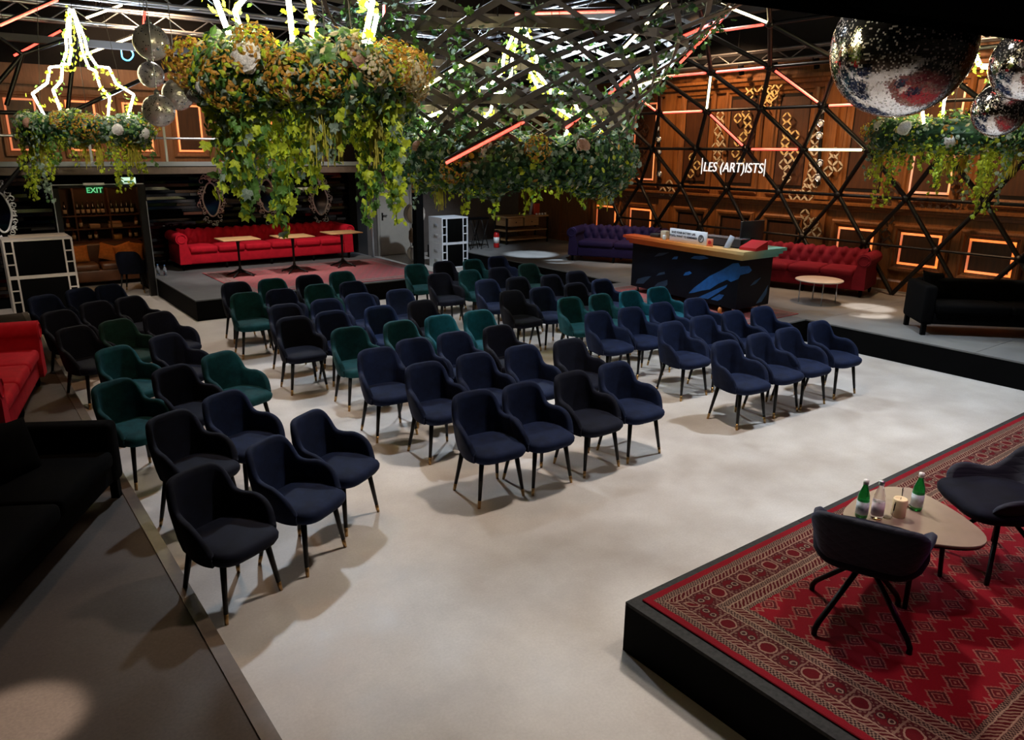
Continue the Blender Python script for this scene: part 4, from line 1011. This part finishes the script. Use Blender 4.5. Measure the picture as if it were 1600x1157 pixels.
HEXO = MB().lathe([(.085, 0), (.085, .03), (.06, .03), (.06, .0)], 6).mesh('hexagon_frame', M_CHROME); HEXI = MB().lathe([(.0, .034), (.035, .02), (.06, .01)], 6).mesh('hexagon_glass', mat('pale_crystal', (.75, .78, .8), .15, .2))
for grp, pts in (('left', ((1028, 201), (1030, 218), (1031, 237), (1031, 272))), ('right', ((1285, 172), (1283, 193), (1281, 212), (1282, 255), (1279, 278)))):
    for i, (u, v_) in enumerate(pts):
        p = atX(u, v_, 13.90); n_ = ['topmost', 'second', 'third', 'fourth', 'lowest'][i if i < len(pts) - 1 else 4]
        t = thing('hexagon_lamp', 'silver hexagon wall lamp, %s in the %s column' % (n_, grp), 'lamp', p, 0, 'hexagon wall lamps'); t.rotation_euler = (0, -PI / 2, 0)
        obj('hexagon_frame', HEXO, t); obj('hexagon_glass', HEXI, t)
    p, q = atX(*pts[0], 13.93), atX(*pts[-1], 13.93); o = bar('lamp_rail', p + Vector((0, 0, .15)), q - Vector((0, 0, .15)), .035, M_BLKMET); tag(o, 'dark vertical rail behind the %s hexagon lamps' % grp, 'rail')
# lit sign on the lattice
sg = thing('neon_sign', 'white lit LES (ART)ISTS sign on the black lattice', 'sign', (13.14, 10.03, 2.505), -PI / 2)
M_NEON = emis('neon_white', (1, .93, .88), .6)
tm = text_mesh('LES (ART)ISTS', .275, .006, M_NEON, -.0015, .12); tm.transform(Matrix.Diagonal((.90, 1, 1, 1)))
obj('lettering', tm, sg, (0, 0, -.1), (PI / 2, 0, 0))
for x in (-.78, .78): MB().box((x - .006, -.005, -.16), (x + .006, .005, .17)).build('end_bar', M_NEON, sg)
MB().box((-.8, .012, -.12), (.8, .02, .13)).build('acrylic_back', mat('acrylic', (.9, .95, 1), .03, trans=1), sg)

# ------------------------------------------------------------------ greenery
def leafmat(name, c, tr=.35):
    m, nt, b = new_mat(name); nz = noise(nt, coords(nt), 14, 2)
    col = mix(nt, ramp(nt, nz, .3, .7), [x * .6 for x in c], [min(1, x * 1.4) for x in c]); nt.links.new(col, b.inputs['Base Color']); b.inputs['Roughness'].default_value = .55
    t = nt.nodes.new('ShaderNodeBsdfTranslucent'); nt.links.new(col, t.inputs[0]); mx = nt.nodes.new('ShaderNodeMixShader'); mx.inputs[0].default_value = tr
    nt.links.new(b.outputs[0], mx.inputs[1]); nt.links.new(t.outputs[0], mx.inputs[2]); nt.links.new(mx.outputs[0], nt.nodes['Material Output'].inputs[0]); return m
LM = [leafmat('leaf_dark', (.025, .085, .035)), leafmat('leaf_mid', (.09, .21, .04)), leafmat('leaf_lime', (.42, .52, .03)), leafmat('leaf_grey', (.24, .33, .26)),
      leafmat('petal_ochre', (.42, .22, .03)), leafmat('petal_cream', (.55, .48, .30)), leafmat('petal_white', (.72, .70, .66)), leafmat('petal_blush', (.42, .24, .17)), leafmat('fringe_yellow', (.42, .38, .03))]
IVYP = [(0, -.42), (.30, -.48), (.50, -.18), (.34, .02), (.46, .30), (.18, .28), (0, .62), (-.18, .28), (-.46, .30), (-.34, .02), (-.50, -.18), (-.30, -.48)]
SIMP = [(0, -.5), (.24, -.2), (.26, .1), (0, .55), (-.26, .1), (-.24, -.2)]
RND = [(.45 * math.cos(k * PI / 4), .45 * math.sin(k * PI / 4)) for k in range(8)]
def leaf(mb, p, n, size, mi, shape, rng, droop=None):
    n = n.normalized(); t = Vector((rng.gauss(0, 1), rng.gauss(0, 1), rng.gauss(0, 1))) if droop is None else droop + Vector((rng.gauss(0, .5), rng.gauss(0, .5), rng.gauss(0, .3)))
    a = t - n * t.dot(n)
    if a.length < 1e-4: a = n.orthogonal()
    a.normalize(); b_ = n.cross(a); k = len(shape)
    vs = [p + n * (size * .12)] + [p + b_ * (x * size) + a * (y * size) - n * (size * .25 * x * x) for x, y in shape]
    mb.add(vs, [(0, i + 1, (i + 1) % k + 1) for i in range(k)], mi, False)
IVYM = {}
for k in (1, 2, 3):
    mb = MB(); leaf(mb, Vector((0, 0, 0)), Vector((0, 0, 1)), 1, 0, IVYP, random.Random(1), Vector((0, 1, 0))); IVYM[k] = mb.mesh('ivy_leaf', LM[k])
def flower_mesh(kind, seed):
    rng = random.Random(seed); mb = MB()
    if kind in ('ochre', 'cream'):
        for k in range(230):
            d = Vector((rng.gauss(0, 1), rng.gauss(0, 1), rng.gauss(0, 1))).normalized(); leaf(mb, d * rng.uniform(.82, 1), d + Vector((rng.gauss(0, .3), rng.gauss(0, .3), rng.gauss(0, .3))), (.26), rng.choice((0, 0, 0, 1)), RND if kind == 'cream' else SIMP, rng)
        ms = [LM[4], LM[2]] if kind == 'ochre' else [LM[5], LM[4]]
    else:
        for k in range(13):
            f = k / 13; a = k * 2.4; r = .2 + .9 * f; d = Vector((math.cos(a) * r, math.sin(a) * r, .75 - .8 * f * f)); leaf(mb, d * .8, Vector((d.x * .9, d.y * .9, 1.2 - .8 * f)), 1.0, 0, RND, rng, Vector((d.x, d.y, -.2)))
        leaf(mb, Vector((0, 0, .45)), Vector((0, 0, 1)), 1.5, 0, RND, rng); leaf(mb, Vector((0, 0, .2)), Vector((0, 0, 1)), 2.2, 0, RND, rng)
        ms = [LM[6] if kind == 'white' else LM[7]]
    return mb.mesh('flower_head', ms)
FLM = {k: [flower_mesh(k, s) for s in (1, 2)] for k in ('ochre', 'cream', 'white', 'blush')}
TUBEP = [(.03, 1.62), (.17, 1.25), (.19, 1.06), (.33, .87), (.55, .85), (.64, .64), (.95, .49), (.73, .08), (.62, .02)]
N_IVY = [0]
def chandelier(label, c, R, tube_r, nleaf, strands, flowers, tubes, seed, mixw, sz=.05, a0=None, vscale=1.0, top=6.85, single=False, hang=(.25, .7), fringe=5, flipz=0):
    rng = random.Random(seed); c = Vector(c)
    t = thing('flower_chandelier', label, 'chandelier', c)
    ring = [(R * math.cos(2 * PI * k / 40), R * math.sin(2 * PI * k / 40), 0) for k in range(41)]
    MB().tube(ring, .02, 6).build('ring_frame', M_BLKMET, t)
    def moss(u, v_):
        a, b_ = 2 * PI * u, 2 * PI * v_; q = tube_r * .66 * (1 + .12 * math.sin(a * 7 + 3 * math.sin(b_)) + .1 * math.sin(b_ * 3 + a * 4) + .25 * math.sin(a * 5 + seed) * .8)
        return ((R + q * math.cos(b_)) * math.cos(a), (R + q * math.cos(b_)) * math.sin(a), q * math.sin(b_) * vscale)
    MB().grid(moss, 64, 13, closed=True).build('moss_core', LM[0], t)
    for k in range(3):
        a = 2 * PI * k / 3 + .4; bar('suspension_cable', (R * math.cos(a), R * math.sin(a), 0), (R * .25 * math.cos(a), R * .25 * math.sin(a), top - c.z), .004, M_BLKMET, t, 5)
    mb = MB()
    for k in range(nleaf):
        a = rng.uniform(0, 2 * PI); b_ = rng.uniform(0, 2 * PI); r = tube_r * rng.uniform(.68, 1.12) * (1 + .2 * math.sin(a * 5 + seed))
        rad = Vector((math.cos(a), math.sin(a), 0)); d = rad * math.cos(b_) + Vector((0, 0, math.sin(b_) * vscale))
        p = rad * R + d * r
        mi = rng.choices(range(6), mixw)[0]; s = sz * rng.uniform(.6, 1.3)
        leaf(mb, p, d + Vector((rng.gauss(0, .5), rng.gauss(0, .5), rng.gauss(0, .5))), s, mi, rng.choice((IVYP, SIMP, SIMP, RND)) if mi in (1, 2, 3) else SIMP, rng)
    o = mb.build('wreath_foliage', LM, t); o['kind'] = 'stuff'
    for k in range(flowers):
        a = 2 * PI * k / flowers + rng.uniform(-.15, .15); el = rng.uniform(-.5, .9)
        rad = Vector((math.cos(a), math.sin(a), 0)); d = rad * math.cos(el) + Vector((0, 0, math.sin(el)))
        kd = rng.choices(('ochre', 'cream', 'white', 'blush'), (3.6, 2, 2.8, 1))[0]; s = {'ochre': .145, 'cream': .12, 'white': .085, 'blush': .07}[kd] * (sz / .05) ** .3 * rng.uniform(.75, 1.2)
        f = obj('flower_head', FLM[kd][k % 2], t, rad * R + d * tube_r * .95); f.rotation_mode = 'QUATERNION'; f.rotation_quaternion = d.to_track_quat('Z', 'Y'); f.scale = (s, s, s)
    for k in range(strands):
        a = rng.uniform(0, 2 * PI); rr = R + rng.uniform(-1, 1) * tube_r * .8; L = rng.uniform(*hang) * (1 + .5 * math.sin(a * 3 + seed))
        L = max(.12, L); base = Vector((rr * math.cos(a), rr * math.sin(a), -tube_r * .4)); pts = []; n = max(4, int(L / .05)); q = base.copy()
        for i in range(n + 1): pts.append(q.copy()); q = q + Vector((rng.gauss(0, .009), rng.gauss(0, .009), -L / n))
        mb = MB().tube(pts, .003, 3, mi=1, smooth=False); mi = rng.choices((1, 2, 3), (2, 8, 1.5))[0]; lv = []
        for i in range(1, n + 1):
            for _ in range(3 if not single else 3):
                p = pts[i] + Vector((rng.gauss(0, .03), rng.gauss(0, .03), rng.gauss(0, .02))); nn = Vector((rng.gauss(0, 1), rng.gauss(0, 1), .35)); lv.append((p, nn, sz * rng.uniform(.6, 1.15)))
        own = []
        for p, nn, s in lv:
            w_ = c + p; near = (w_ - O_).dot(Vector((p.x, p.y, 0)))
            if single and N_IVY[0] < 290 and rng.random() < .32: own.append((p, nn, s * 1.25)); N_IVY[0] += 1
            else: leaf(mb, p, nn, s, mi if rng.random() < .8 else rng.choice((1, 2)), rng.choice((IVYP, IVYP, SIMP)), rng, Vector((0, 0, -1)))
        so = mb.build('ivy_strand', LM, t)
        for p, nn, s in own:
            z = nn.normalized(); y = Vector((0, 0, -1)) - z * z.dot(Vector((0, 0, -1))); y.normalize(); x = y.cross(z)
            l = obj('ivy_leaf', IVYM[rng.choice((1, 2, 2, 3))], so); l.matrix_local = Matrix(((x.x, y.x, z.x, p.x), (x.y, y.y, z.y, p.y), (x.z, y.z, z.z, p.z), (0, 0, 0, 1))) @ Matrix.Diagonal((s, s, s, 1))
    for k in range(fringe):
        a = rng.uniform(0, 2 * PI); base = Vector((R * math.cos(a), R * math.sin(a), -tube_r * .3)); mb = MB()
        for q in range(26):
            x, y = rng.gauss(0, .02), rng.gauss(0, .02); L = rng.uniform(.25, .5); mb.tube([base + Vector((x, y, 0)), base + Vector((x * 1.6, y * 1.6, -L))], .0035, 3, smooth=False)
        mb.build('hanging_fringe', LM[8], t)
    for k in range(tubes):
        a = 2 * PI * k / tubes + (seed * .7 if a0 is None else math.radians(a0)); pts = [Vector((r * R / .9 * math.cos(a), r * R / .9 * math.sin(a), z)) for r, z in TUBEP]
        pts = [p for p in pts if p.z + c.z < top - .05]
        for i in range(len(pts) - 1):
            pts_ = [pts[i], pts[i + 1]]
            MB().tube(pts_, .017, 8).build('led_tube', M_LEDC, t)
        mb = MB()
        for i in range(len(pts) - 1):
            for q in range(int((pts[i + 1] - pts[i]).length / .022)):
                p = pts[i].lerp(pts[i + 1], rng.random()); d = Vector((rng.gauss(0, 1), rng.gauss(0, 1), rng.gauss(0, 1))).normalized()
                if rng.random() < .55: leaf(mb, p + d * rng.uniform(.035, .1) - Vector((0, 0, .03)), d, sz * rng.uniform(.6, 1.1), rng.choice((1, 2, 2)), IVYP, rng)
        o = mb.build('tube_ivy', LM, t); o['kind'] = 'stuff'
    return t
chandelier('big flower chandelier with ochre blooms, nearest to the camera', (2.17, 5.30, 3.22), .54, .225, 6400, 84, 30, 6, 3, (4, 4, 3, 4, .8, 1.2), .062, single=True, hang=(.25, .66), fringe=9)
chandelier('flower chandelier with zigzag light tubes at the upper left', (1.93, 13.02, 3.02), .70, .20, 4600, 42, 14, 4, 5, (5, 4, 1.5, 4, .6, .8), .06, a0=143, hang=(.2, .65), fringe=6)
chandelier('flower chandelier partly hidden behind the mirror balls', (11.28, 5.05, 3.05), .80, .24, 4600, 48, 12, 5, 8, (5, 3, 2, 2.5, 1.5, .8), .06, hang=(.25, .75), fringe=7)
chandelier('dark green wreath chandelier inside the steel slat funnel', (6.1, 8.0, 2.66), 1.22, .33, 13000, 70, 12, 4, 2, (8, 3, .6, 3, .4, .5), .07, hang=(.12, .4), fringe=3)
# a few extra dark sprays hanging over the funnel rim and ivy climbing its slats come with the funnel

# ------------------------------------------------------------------ steel slat funnel
fn_ = thing('slat_funnel', 'flared funnel of crossing dark steel slats above the wreath', 'sculpture', (6.1, 8.0, 2.5))
def fr_(t): return 1.28 + .28 * t + 1.75 * t ** 2.2, 2.42 * t
NS = 22
def fpos(a0, fam, t):
    r, z = fr_(t); a = a0 + fam * 2.9 * t; r += .014 * fam
    return Vector((r * math.cos(a), r * math.sin(a), z)), Vector((math.cos(a), math.sin(a), 0))
rs = random.Random(31)
for fam in (1, -1):
    for k in range(NS):
        a0 = 2 * PI * (k + rs.uniform(-.3, .3)) / NS; v = []; n = 22; wv = rs.uniform(.022, .036)
        for i in range(n + 1):
            t = i / n; p, rad = fpos(a0, fam, t); tg = (fpos(a0, fam, t + .01)[0] - fpos(a0, fam, t - .01 if t > .01 else t)[0]).normalized()
            slope = Vector((rad.x * (fr_(t + .01)[0] - fr_(max(0, t - .01))[0]), rad.y * (fr_(t + .01)[0] - fr_(max(0, t - .01))[0]), .0484 if t > .01 else .0242)).normalized()
            wd = (slope - tg * slope.dot(tg)).normalized(); nn = tg.cross(wd)
            v += [p - wd * wv - nn * .004, p + wd * wv - nn * .004, p + wd * wv + nn * .004, p - wd * wv + nn * .004]
        f = [(i * 4 + j, i * 4 + (j + 1) % 4, i * 4 + 4 + (j + 1) % 4, i * 4 + 4 + j) for i in range(n) for j in range(4)] + [(3, 2, 1, 0), (n * 4, n * 4 + 1, n * 4 + 2, n * 4 + 3)]
        MB().add(v, f).build('slat', M_SLAT, fn_)
for t_ in (.02, .34, .62, .97):
    r, z = fr_(t_); n = 48; mb = MB(); v = []
    for k in range(n):
        a = 2 * PI * k / n
        for rr, zz in ((r - .03, z - .05), (r - .02, z - .05), (r - .02, z + .05), (r - .03, z + .05)): v.append((rr * math.cos(a), rr * math.sin(a), zz))
    mb.add(v, [(k * 4 + j, ((k + 1) % n) * 4 + j, ((k + 1) % n) * 4 + (j + 1) % 4, k * 4 + (j + 1) % 4) for k in range(n) for j in range(4)]).build('hoop', M_SLAT, fn_)
for k in range(6):
    a = 2 * PI * k / 6; bar('suspension_rod', (2.9 * math.cos(a), 2.9 * math.sin(a), 2.2), (2.9 * math.cos(a), 2.9 * math.sin(a), 4.38), .012, M_BLKMET, fn_, 6)
rng = random.Random(21)
for k in range(26):
    a = rng.uniform(0, 2 * PI); mb = MB(); pts = []
    for i in range(22):
        t = i / 21 * rng.uniform(.85, 1); r, z = fr_(t * .8); q = Vector(((r + .03) * math.cos(a + .25 * math.sin(i * .3 + k)), (r + .03) * math.sin(a + .25 * math.sin(i * .3 + k)), z)); pts.append(q)
        for _ in range(5): leaf(mb, q + Vector((rng.gauss(0, .06), rng.gauss(0, .06), rng.gauss(0, .05))), Vector((rng.gauss(0, 1), rng.gauss(0, 1), rng.gauss(0, 1))), rng.uniform(.04, .085), rng.choice((0, 1, 1, 3)), IVYP, rng)
    mb.build('climbing_ivy', LM, fn_)

# ------------------------------------------------------------------ LED tubes
def led(label, p0, p1, m, r=.02, strut=True, group=None):
    p0, p1 = Vector(p0), Vector(p1); t = thing('led_tube', label, 'light tube', p0, 0, group or 'LED tubes'); d = p1 - p0
    bar('tube', (0, 0, 0), d, r, m, t)
    if strut:
        o = (Vector((0, 0, 1)) - d.normalized() * d.normalized().z) * (r + .025) + Vector((.02, .02, 0)); bar('mounting_bar', o, d + o, .02, M_BLKMET, t)
        for q in (.05, .95): c = o + d * q; bar('suspension_cable', c, Vector((c.x, c.y, 6.89 - p0.z)), .003, M_BLKMET, t, 4)
def vled(label, a, b_, m, f0=.1, f1=.9):
    a, b_ = vn(*a), vn(*b_); off = (O_ - (a + b_) / 2).normalized() * .06
    led(label, a.lerp(b_, f0) + off, a.lerp(b_, f1) + off, m, .02, False, 'LED tubes on the vault lattice')
vled('red light tube on the vault, left of the upright white tube', (4, 5), (4, 4), M_LEDR)
vled('short red light tube beside the funnel, slanting to the vault node', (5, 6), (4, 5), M_LEDR, .5, .92)
vled('upright white light tube on the vault above the lit sign', (5, 4), (4, 4), M_LEDW, .08, .92)
vled('red light tube slanting down towards the lit sign', (4, 4), (3, 4), M_LEDR)
vled('level red light tube right of the lit sign', (3, 4), (3, 3), M_LEDR)
vled('level white light tube below the big mirror ball', (3, 3), (3, 2), M_LEDW)
vled('red light tube on the upper vault ring, left', (5, 5), (5, 4), M_LEDR)
vled('red light tube on the upper vault ring, right', (5, 4), (5, 3), M_LEDR)
vled('red light tube slanting down to the big mirror ball', (5, 3), (4, 2), M_LEDR)
vled('red light tube tucked behind the big mirror ball', (4, 2), (4, 1), M_LEDR)
vled('red light tube on the highest visible vault ring', (6, 3), (6, 2), M_LEDR)
vled('white light tube descending at the top of the vault', (7, 3), (6, 2), M_LEDW, .3, .95)
for lb, a, b_, m, D0, D1 in (('red light tube low on the funnel, over the wreath', (697, 255), (820, 190), M_LEDR, 8.1, 8.2), ('long red light tube on the right flank of the funnel', (885, 200), (1000, 108), M_LEDR, 8.3, 8.8),
    ('level red light tube at the top of the funnel', (805, 22), (960, 18), M_LEDR, 10.4, 10.6), ('short red light tube near the funnel rim', (1060, 60), (1122, 33), M_LEDR, 9.2, 9.4), ('steep red light tube along the funnel edge', (1063, 98), (1140, 18), M_LEDR, 9.5, 9.7),
    ('white light tube left on the funnel, by the ochre blooms', (657, 140), (762, 77), M_LEDW, 8.1, 8.4), ('white light tube rising to the top of the funnel', (975, 75), (1045, 0), M_LEDW, 8.5, 8.8), ('short white light tube on the funnel right flank', (990, 137), (1042, 120), M_LEDW, 9.4, 9.5),
    ('upright red light tube behind the big chandelier', (600, 8), (600, 84), M_LEDR, 9.5, 9.5), ('red light tube in the upper left corner', (0, 40), (90, 0), M_LEDR, 11, 11.5), ('red light tube left of the zigzag chandelier', (22, 87), (95, 48), M_LEDR, 14, 14.5),
    ('white light tube right of the zigzag chandelier top', (135, 28), (190, 8), M_LEDW, 14, 14.5), ('white light tube crossing behind the zigzag chandelier', (125, 88), (210, 57), M_LEDW, 14, 14.5), ('level red light tube over the left glowing panel', (10, 152), (90, 152), M_LEDR, 15.6, 16),
    ('upright red light tube above the small mirror balls', (226, 18), (223, 62), M_LEDR, 12, 12)):
    led(lb, atD(*a, D0), atD(*b_, D1), m, .017 * (D0 / 9) ** .5)
for i, (a, b_, m) in enumerate((((2.6, 1.2, 5.2), (3.6, 2.2, 5.2), M_LEDR), ((4.4, .4, 5.3), (5.6, .9, 5.3), M_LEDW), ((6.4, 1.6, 5.1), (7.2, 2.7, 5.1), M_LEDR), ((7.6, .2, 5.3), (8.8, .4, 5.3), M_LEDW), ((3.2, 3.6, 5.4), (4.4, 3.4, 5.4), M_LEDW), ((8.6, 2.4, 5.0), (9.6, 3.4, 5.0), M_LEDR), ((5.6, 3.2, 5.4), (6.6, 4.0, 5.4), M_LEDR), ((1.0, .6, 5.2), (2.0, .2, 5.2), M_LEDW), ((6.0, -1.6, 5.2), (7.2, -1.2, 5.2), M_LEDR), ((3.4, -1.2, 5.2), (4.4, -.4, 5.2), M_LEDW))):
    led('%s added light tube, unseen high over the front stage, %s from the left' % ('red' if m is M_LEDR else 'white', (ORD + ['ninth', 'tenth'])[i]), a, b_, m)  # unseen tubes added above to give the mirror balls lights to reflect
o = MB().tube([(.11 * math.cos(2 * PI * k / 24) * (1 + .12 * math.cos(6 * PI * k / 24)), 0, .13 * math.sin(2 * PI * k / 24)) for k in range(25)], .014, 6).build('neon_ring', emis('neon_blue', (.02, .45, .9), 3)); o.location = atD(198, 84, 15.5); bar('suspension_cable', (0, 0, .13), (0, 0, 6.89 - o.location.z), .003, M_BLKMET, o, 4); tag(o, 'small blue neon ring at the upper left', 'neon light')

# black struts crossing in front of the balcony
bl = thing('end_lattice', 'black lattice struts crossing before the balcony', 'lattice')
for a, b_ in (((0, 300), (105, 178)), ((105, 178), (235, 118)), ((-20, 150), (35, 85)), ((35, 85), (0, 60)), ((10, 165), (35, 85)), ((35, 85), (110, 60)), ((105, 178), (118, 60)), ((300, 150), (235, 118)), ((300, 150), (420, 60)), ((235, 118), (420, 60)), ((-30, 175), (105, 178))):
    bar('strut', atY(*a, 15.35), atY(*b_, 15.35), .035, M_BLKMET, bl)

# ------------------------------------------------------------------ roof trusses
def truss(label, p0, p1, s=.29, bay=.42, m=M_STEEL):
    t = thing('roof_truss', label, 'truss', (0, 0, 0), 0, 'roof trusses'); p0, p1 = Vector(p0), Vector(p1); d = (p1 - p0).normalized(); L = (p1 - p0).length
    sd = d.cross(Vector((0, 0, 1))).normalized() * s; up = Vector((0, 0, s))
    cor = [Vector(), sd, sd + up, up]
    for c in cor: bar('chord', p0 + c, p1 + c, .026, m, t)
    n = int(L / bay)
    for i in range(n):
        a, b_ = p0 + d * (i * L / n), p0 + d * ((i + 1) * L / n)
        for x, y in (((cor[0], cor[1]), (cor[3], cor[0]))[i % 2 == 0], ((cor[0], cor[3]), (cor[1], cor[0]))[i % 2 == 0]): pass
        bar('brace', a + (cor[0] if i % 2 else cor[3]), b_ + (cor[3] if i % 2 else cor[0]), .013, m, t, 5)
        bar('brace', a + (cor[0] if i % 2 else cor[1]), b_ + (cor[1] if i % 2 else cor[0]), .013, m, t, 5)
    for q in (.1, .5, .9): bar('hanger', p0 + d * L * q + up, Vector((*(p0 + d * L * q).xy, 6.88)), .008, M_BLKMET, t, 5)
truss('silver roof truss spanning the hall over the balcony', (-2.5, 17.3, 5.0), (13.5, 17.3, 5.0))
truss('silver roof truss spanning the hall before the balcony', (-2.5, 15.3, 5.15), (13.0, 15.3, 5.15))
truss('silver roof truss running lengthwise at the left', (.6, 9.5, 5.3), (.6, 19, 5.3))
truss('silver roof truss running lengthwise over the left aisle', (3.2, 10.5, 5.5), (3.2, 19, 5.5))
truss('silver roof truss running lengthwise over the middle', (7.4, 12.0, 5.35), (7.4, 18.3, 5.35))
truss('silver roof truss running lengthwise over the right block', (10.6, 11.6, 5.3), (10.6, 18.3, 5.3))
truss('slim roof truss along the top of the wooden wall', (13.62, 4, 4.55), (13.62, 17, 4.55), .2, .35, mat('dull_steel', (.25, .25, .26), .4, .8))
M_BEAM = mat('dark_roof_beam', (.06, .055, .055), .6)
for lb, lo, hi in (('dark roof beam across the far end', (-3, 16.2, 4.5), (13.6, 16.35, 4.62)), ('dark roof beam across the middle of the hall', (-3, 12.9, 5.6), (13.6, 13.1, 5.85)), ('dark lengthwise roof beam above the right deck', (12.9, 3, 5.35), (13.1, 18, 5.6))):
    o = MB().box(lo, hi).build('roof_beam', M_BEAM); tag(o, lb, 'beam')
# stage lamps hanging from the slim truss
for i, y in enumerate((6.2, 7.0, 7.9, 8.7, 9.6, 10.4, 11.2)):
    t = thing('stage_lamp', 'small black stage lamp, %s from the big mirror ball on the slim truss' % ORD[i], 'stage lamp', (13.62, y, 4.55), 0, 'stage lamps on the slim truss')
    MB().tube([(0, 0, -.05), (.05, 0, -.22)], .055, 10).build('housing', M_BLACK, t); MB().tube([(0, .07, 0), (0, .07, -.12)], .01, 5).build('yoke', M_BLKMET, t)

# ------------------------------------------------------------------ mirror balls
M_TILE = [mat('mirror_tile', (.88, .87, .88), .09, 1), mat('mirror_tile_lit', (.82, .78, .77), .3, .55)]  # second tile is paler and less metallic to imitate light caught from the room
def mball(label, c, r, rows, seed, top=6.88, mirror_share=.86):
    rng = random.Random(seed); t = thing('mirror_ball', label, 'mirror ball', c, 0, 'mirror balls'); mb = MB()
    MB().lathe([(r * .982 * math.sin(PI * k / 24), -r * .982 * math.cos(PI * k / 24)) for k in range(25)], 40).build('core', mat('ball_core', (.03, .03, .03), .5), t)
    for i in range(rows):
        p0, p1 = PI * i / rows, PI * (i + 1) / rows; pm = (p0 + p1) / 2; n = max(4, int(2 * rows * math.sin(pm)))
        for k in range(n):
            a0, a1 = 2 * PI * k / n, 2 * PI * (k + 1) / n; am = (a0 + a1) / 2; g = .05
            nn = Vector((math.sin(pm) * math.cos(am), math.sin(pm) * math.sin(am), math.cos(pm))); ux = Vector((-math.sin(am), math.cos(am), 0)); uy = nn.cross(ux)
            tl = ux * rng.gauss(0, .022) + uy * rng.gauss(0, .022); hw = PI / n * math.sin(pm) * r * (1 - g) ; hh = PI / rows / 2 * r * (1 - g)
            vs = [nn * r + ux * (sx * hw) + uy * (sy * hh) + nn * (sx * hw * tl.dot(ux) + sy * hh * tl.dot(uy)) for sx, sy in ((-1, -1), (-1, 1), (1, 1), (1, -1))]
            mb.add(vs, [(0, 1, 2, 3)], 0 if rng.random() < mirror_share else 1)
    o = mb.build('mirror_tiles', M_TILE, t); o['kind'] = 'stuff'
    MB().lathe([(.0, r + .05), (.02, r + .05), (.03, r + .02), (.03, r * .97)], 12).build('cap', M_STEEL, t)
    bar('suspension_rod', (0, 0, r + .04), (0, 0, top - c[2]), .006, M_STEEL, t, 6)
mball('huge mirror ball at the upper right', (4.80, 2.50, 3.41), .405, 132, 1)
mball('mirror ball cut by the right picture edge, beside the huge one', (6.70, 2.50, 3.45), .27, 96, 2)
mball('mirror ball below the others at the right edge', (6.93, 2.74, 3.14), .205, 84, 3)
mball('small mirror ball, top of the group left of the big chandelier', atD(236, 66, 9), .205, 48, 4, mirror_share=.08)
mball('small mirror ball, middle of the group left of the big chandelier', atD(236, 117, 10), .165, 44, 5, mirror_share=.08)
mball('small mirror ball, lowest of the group left of the big chandelier', atD(248, 173, 9), .185, 48, 6, mirror_share=.08)
mball('small mirror ball half hidden behind the big chandelier leaves', atD(278, 148, 9.5), .19, 44, 7, mirror_share=.08)
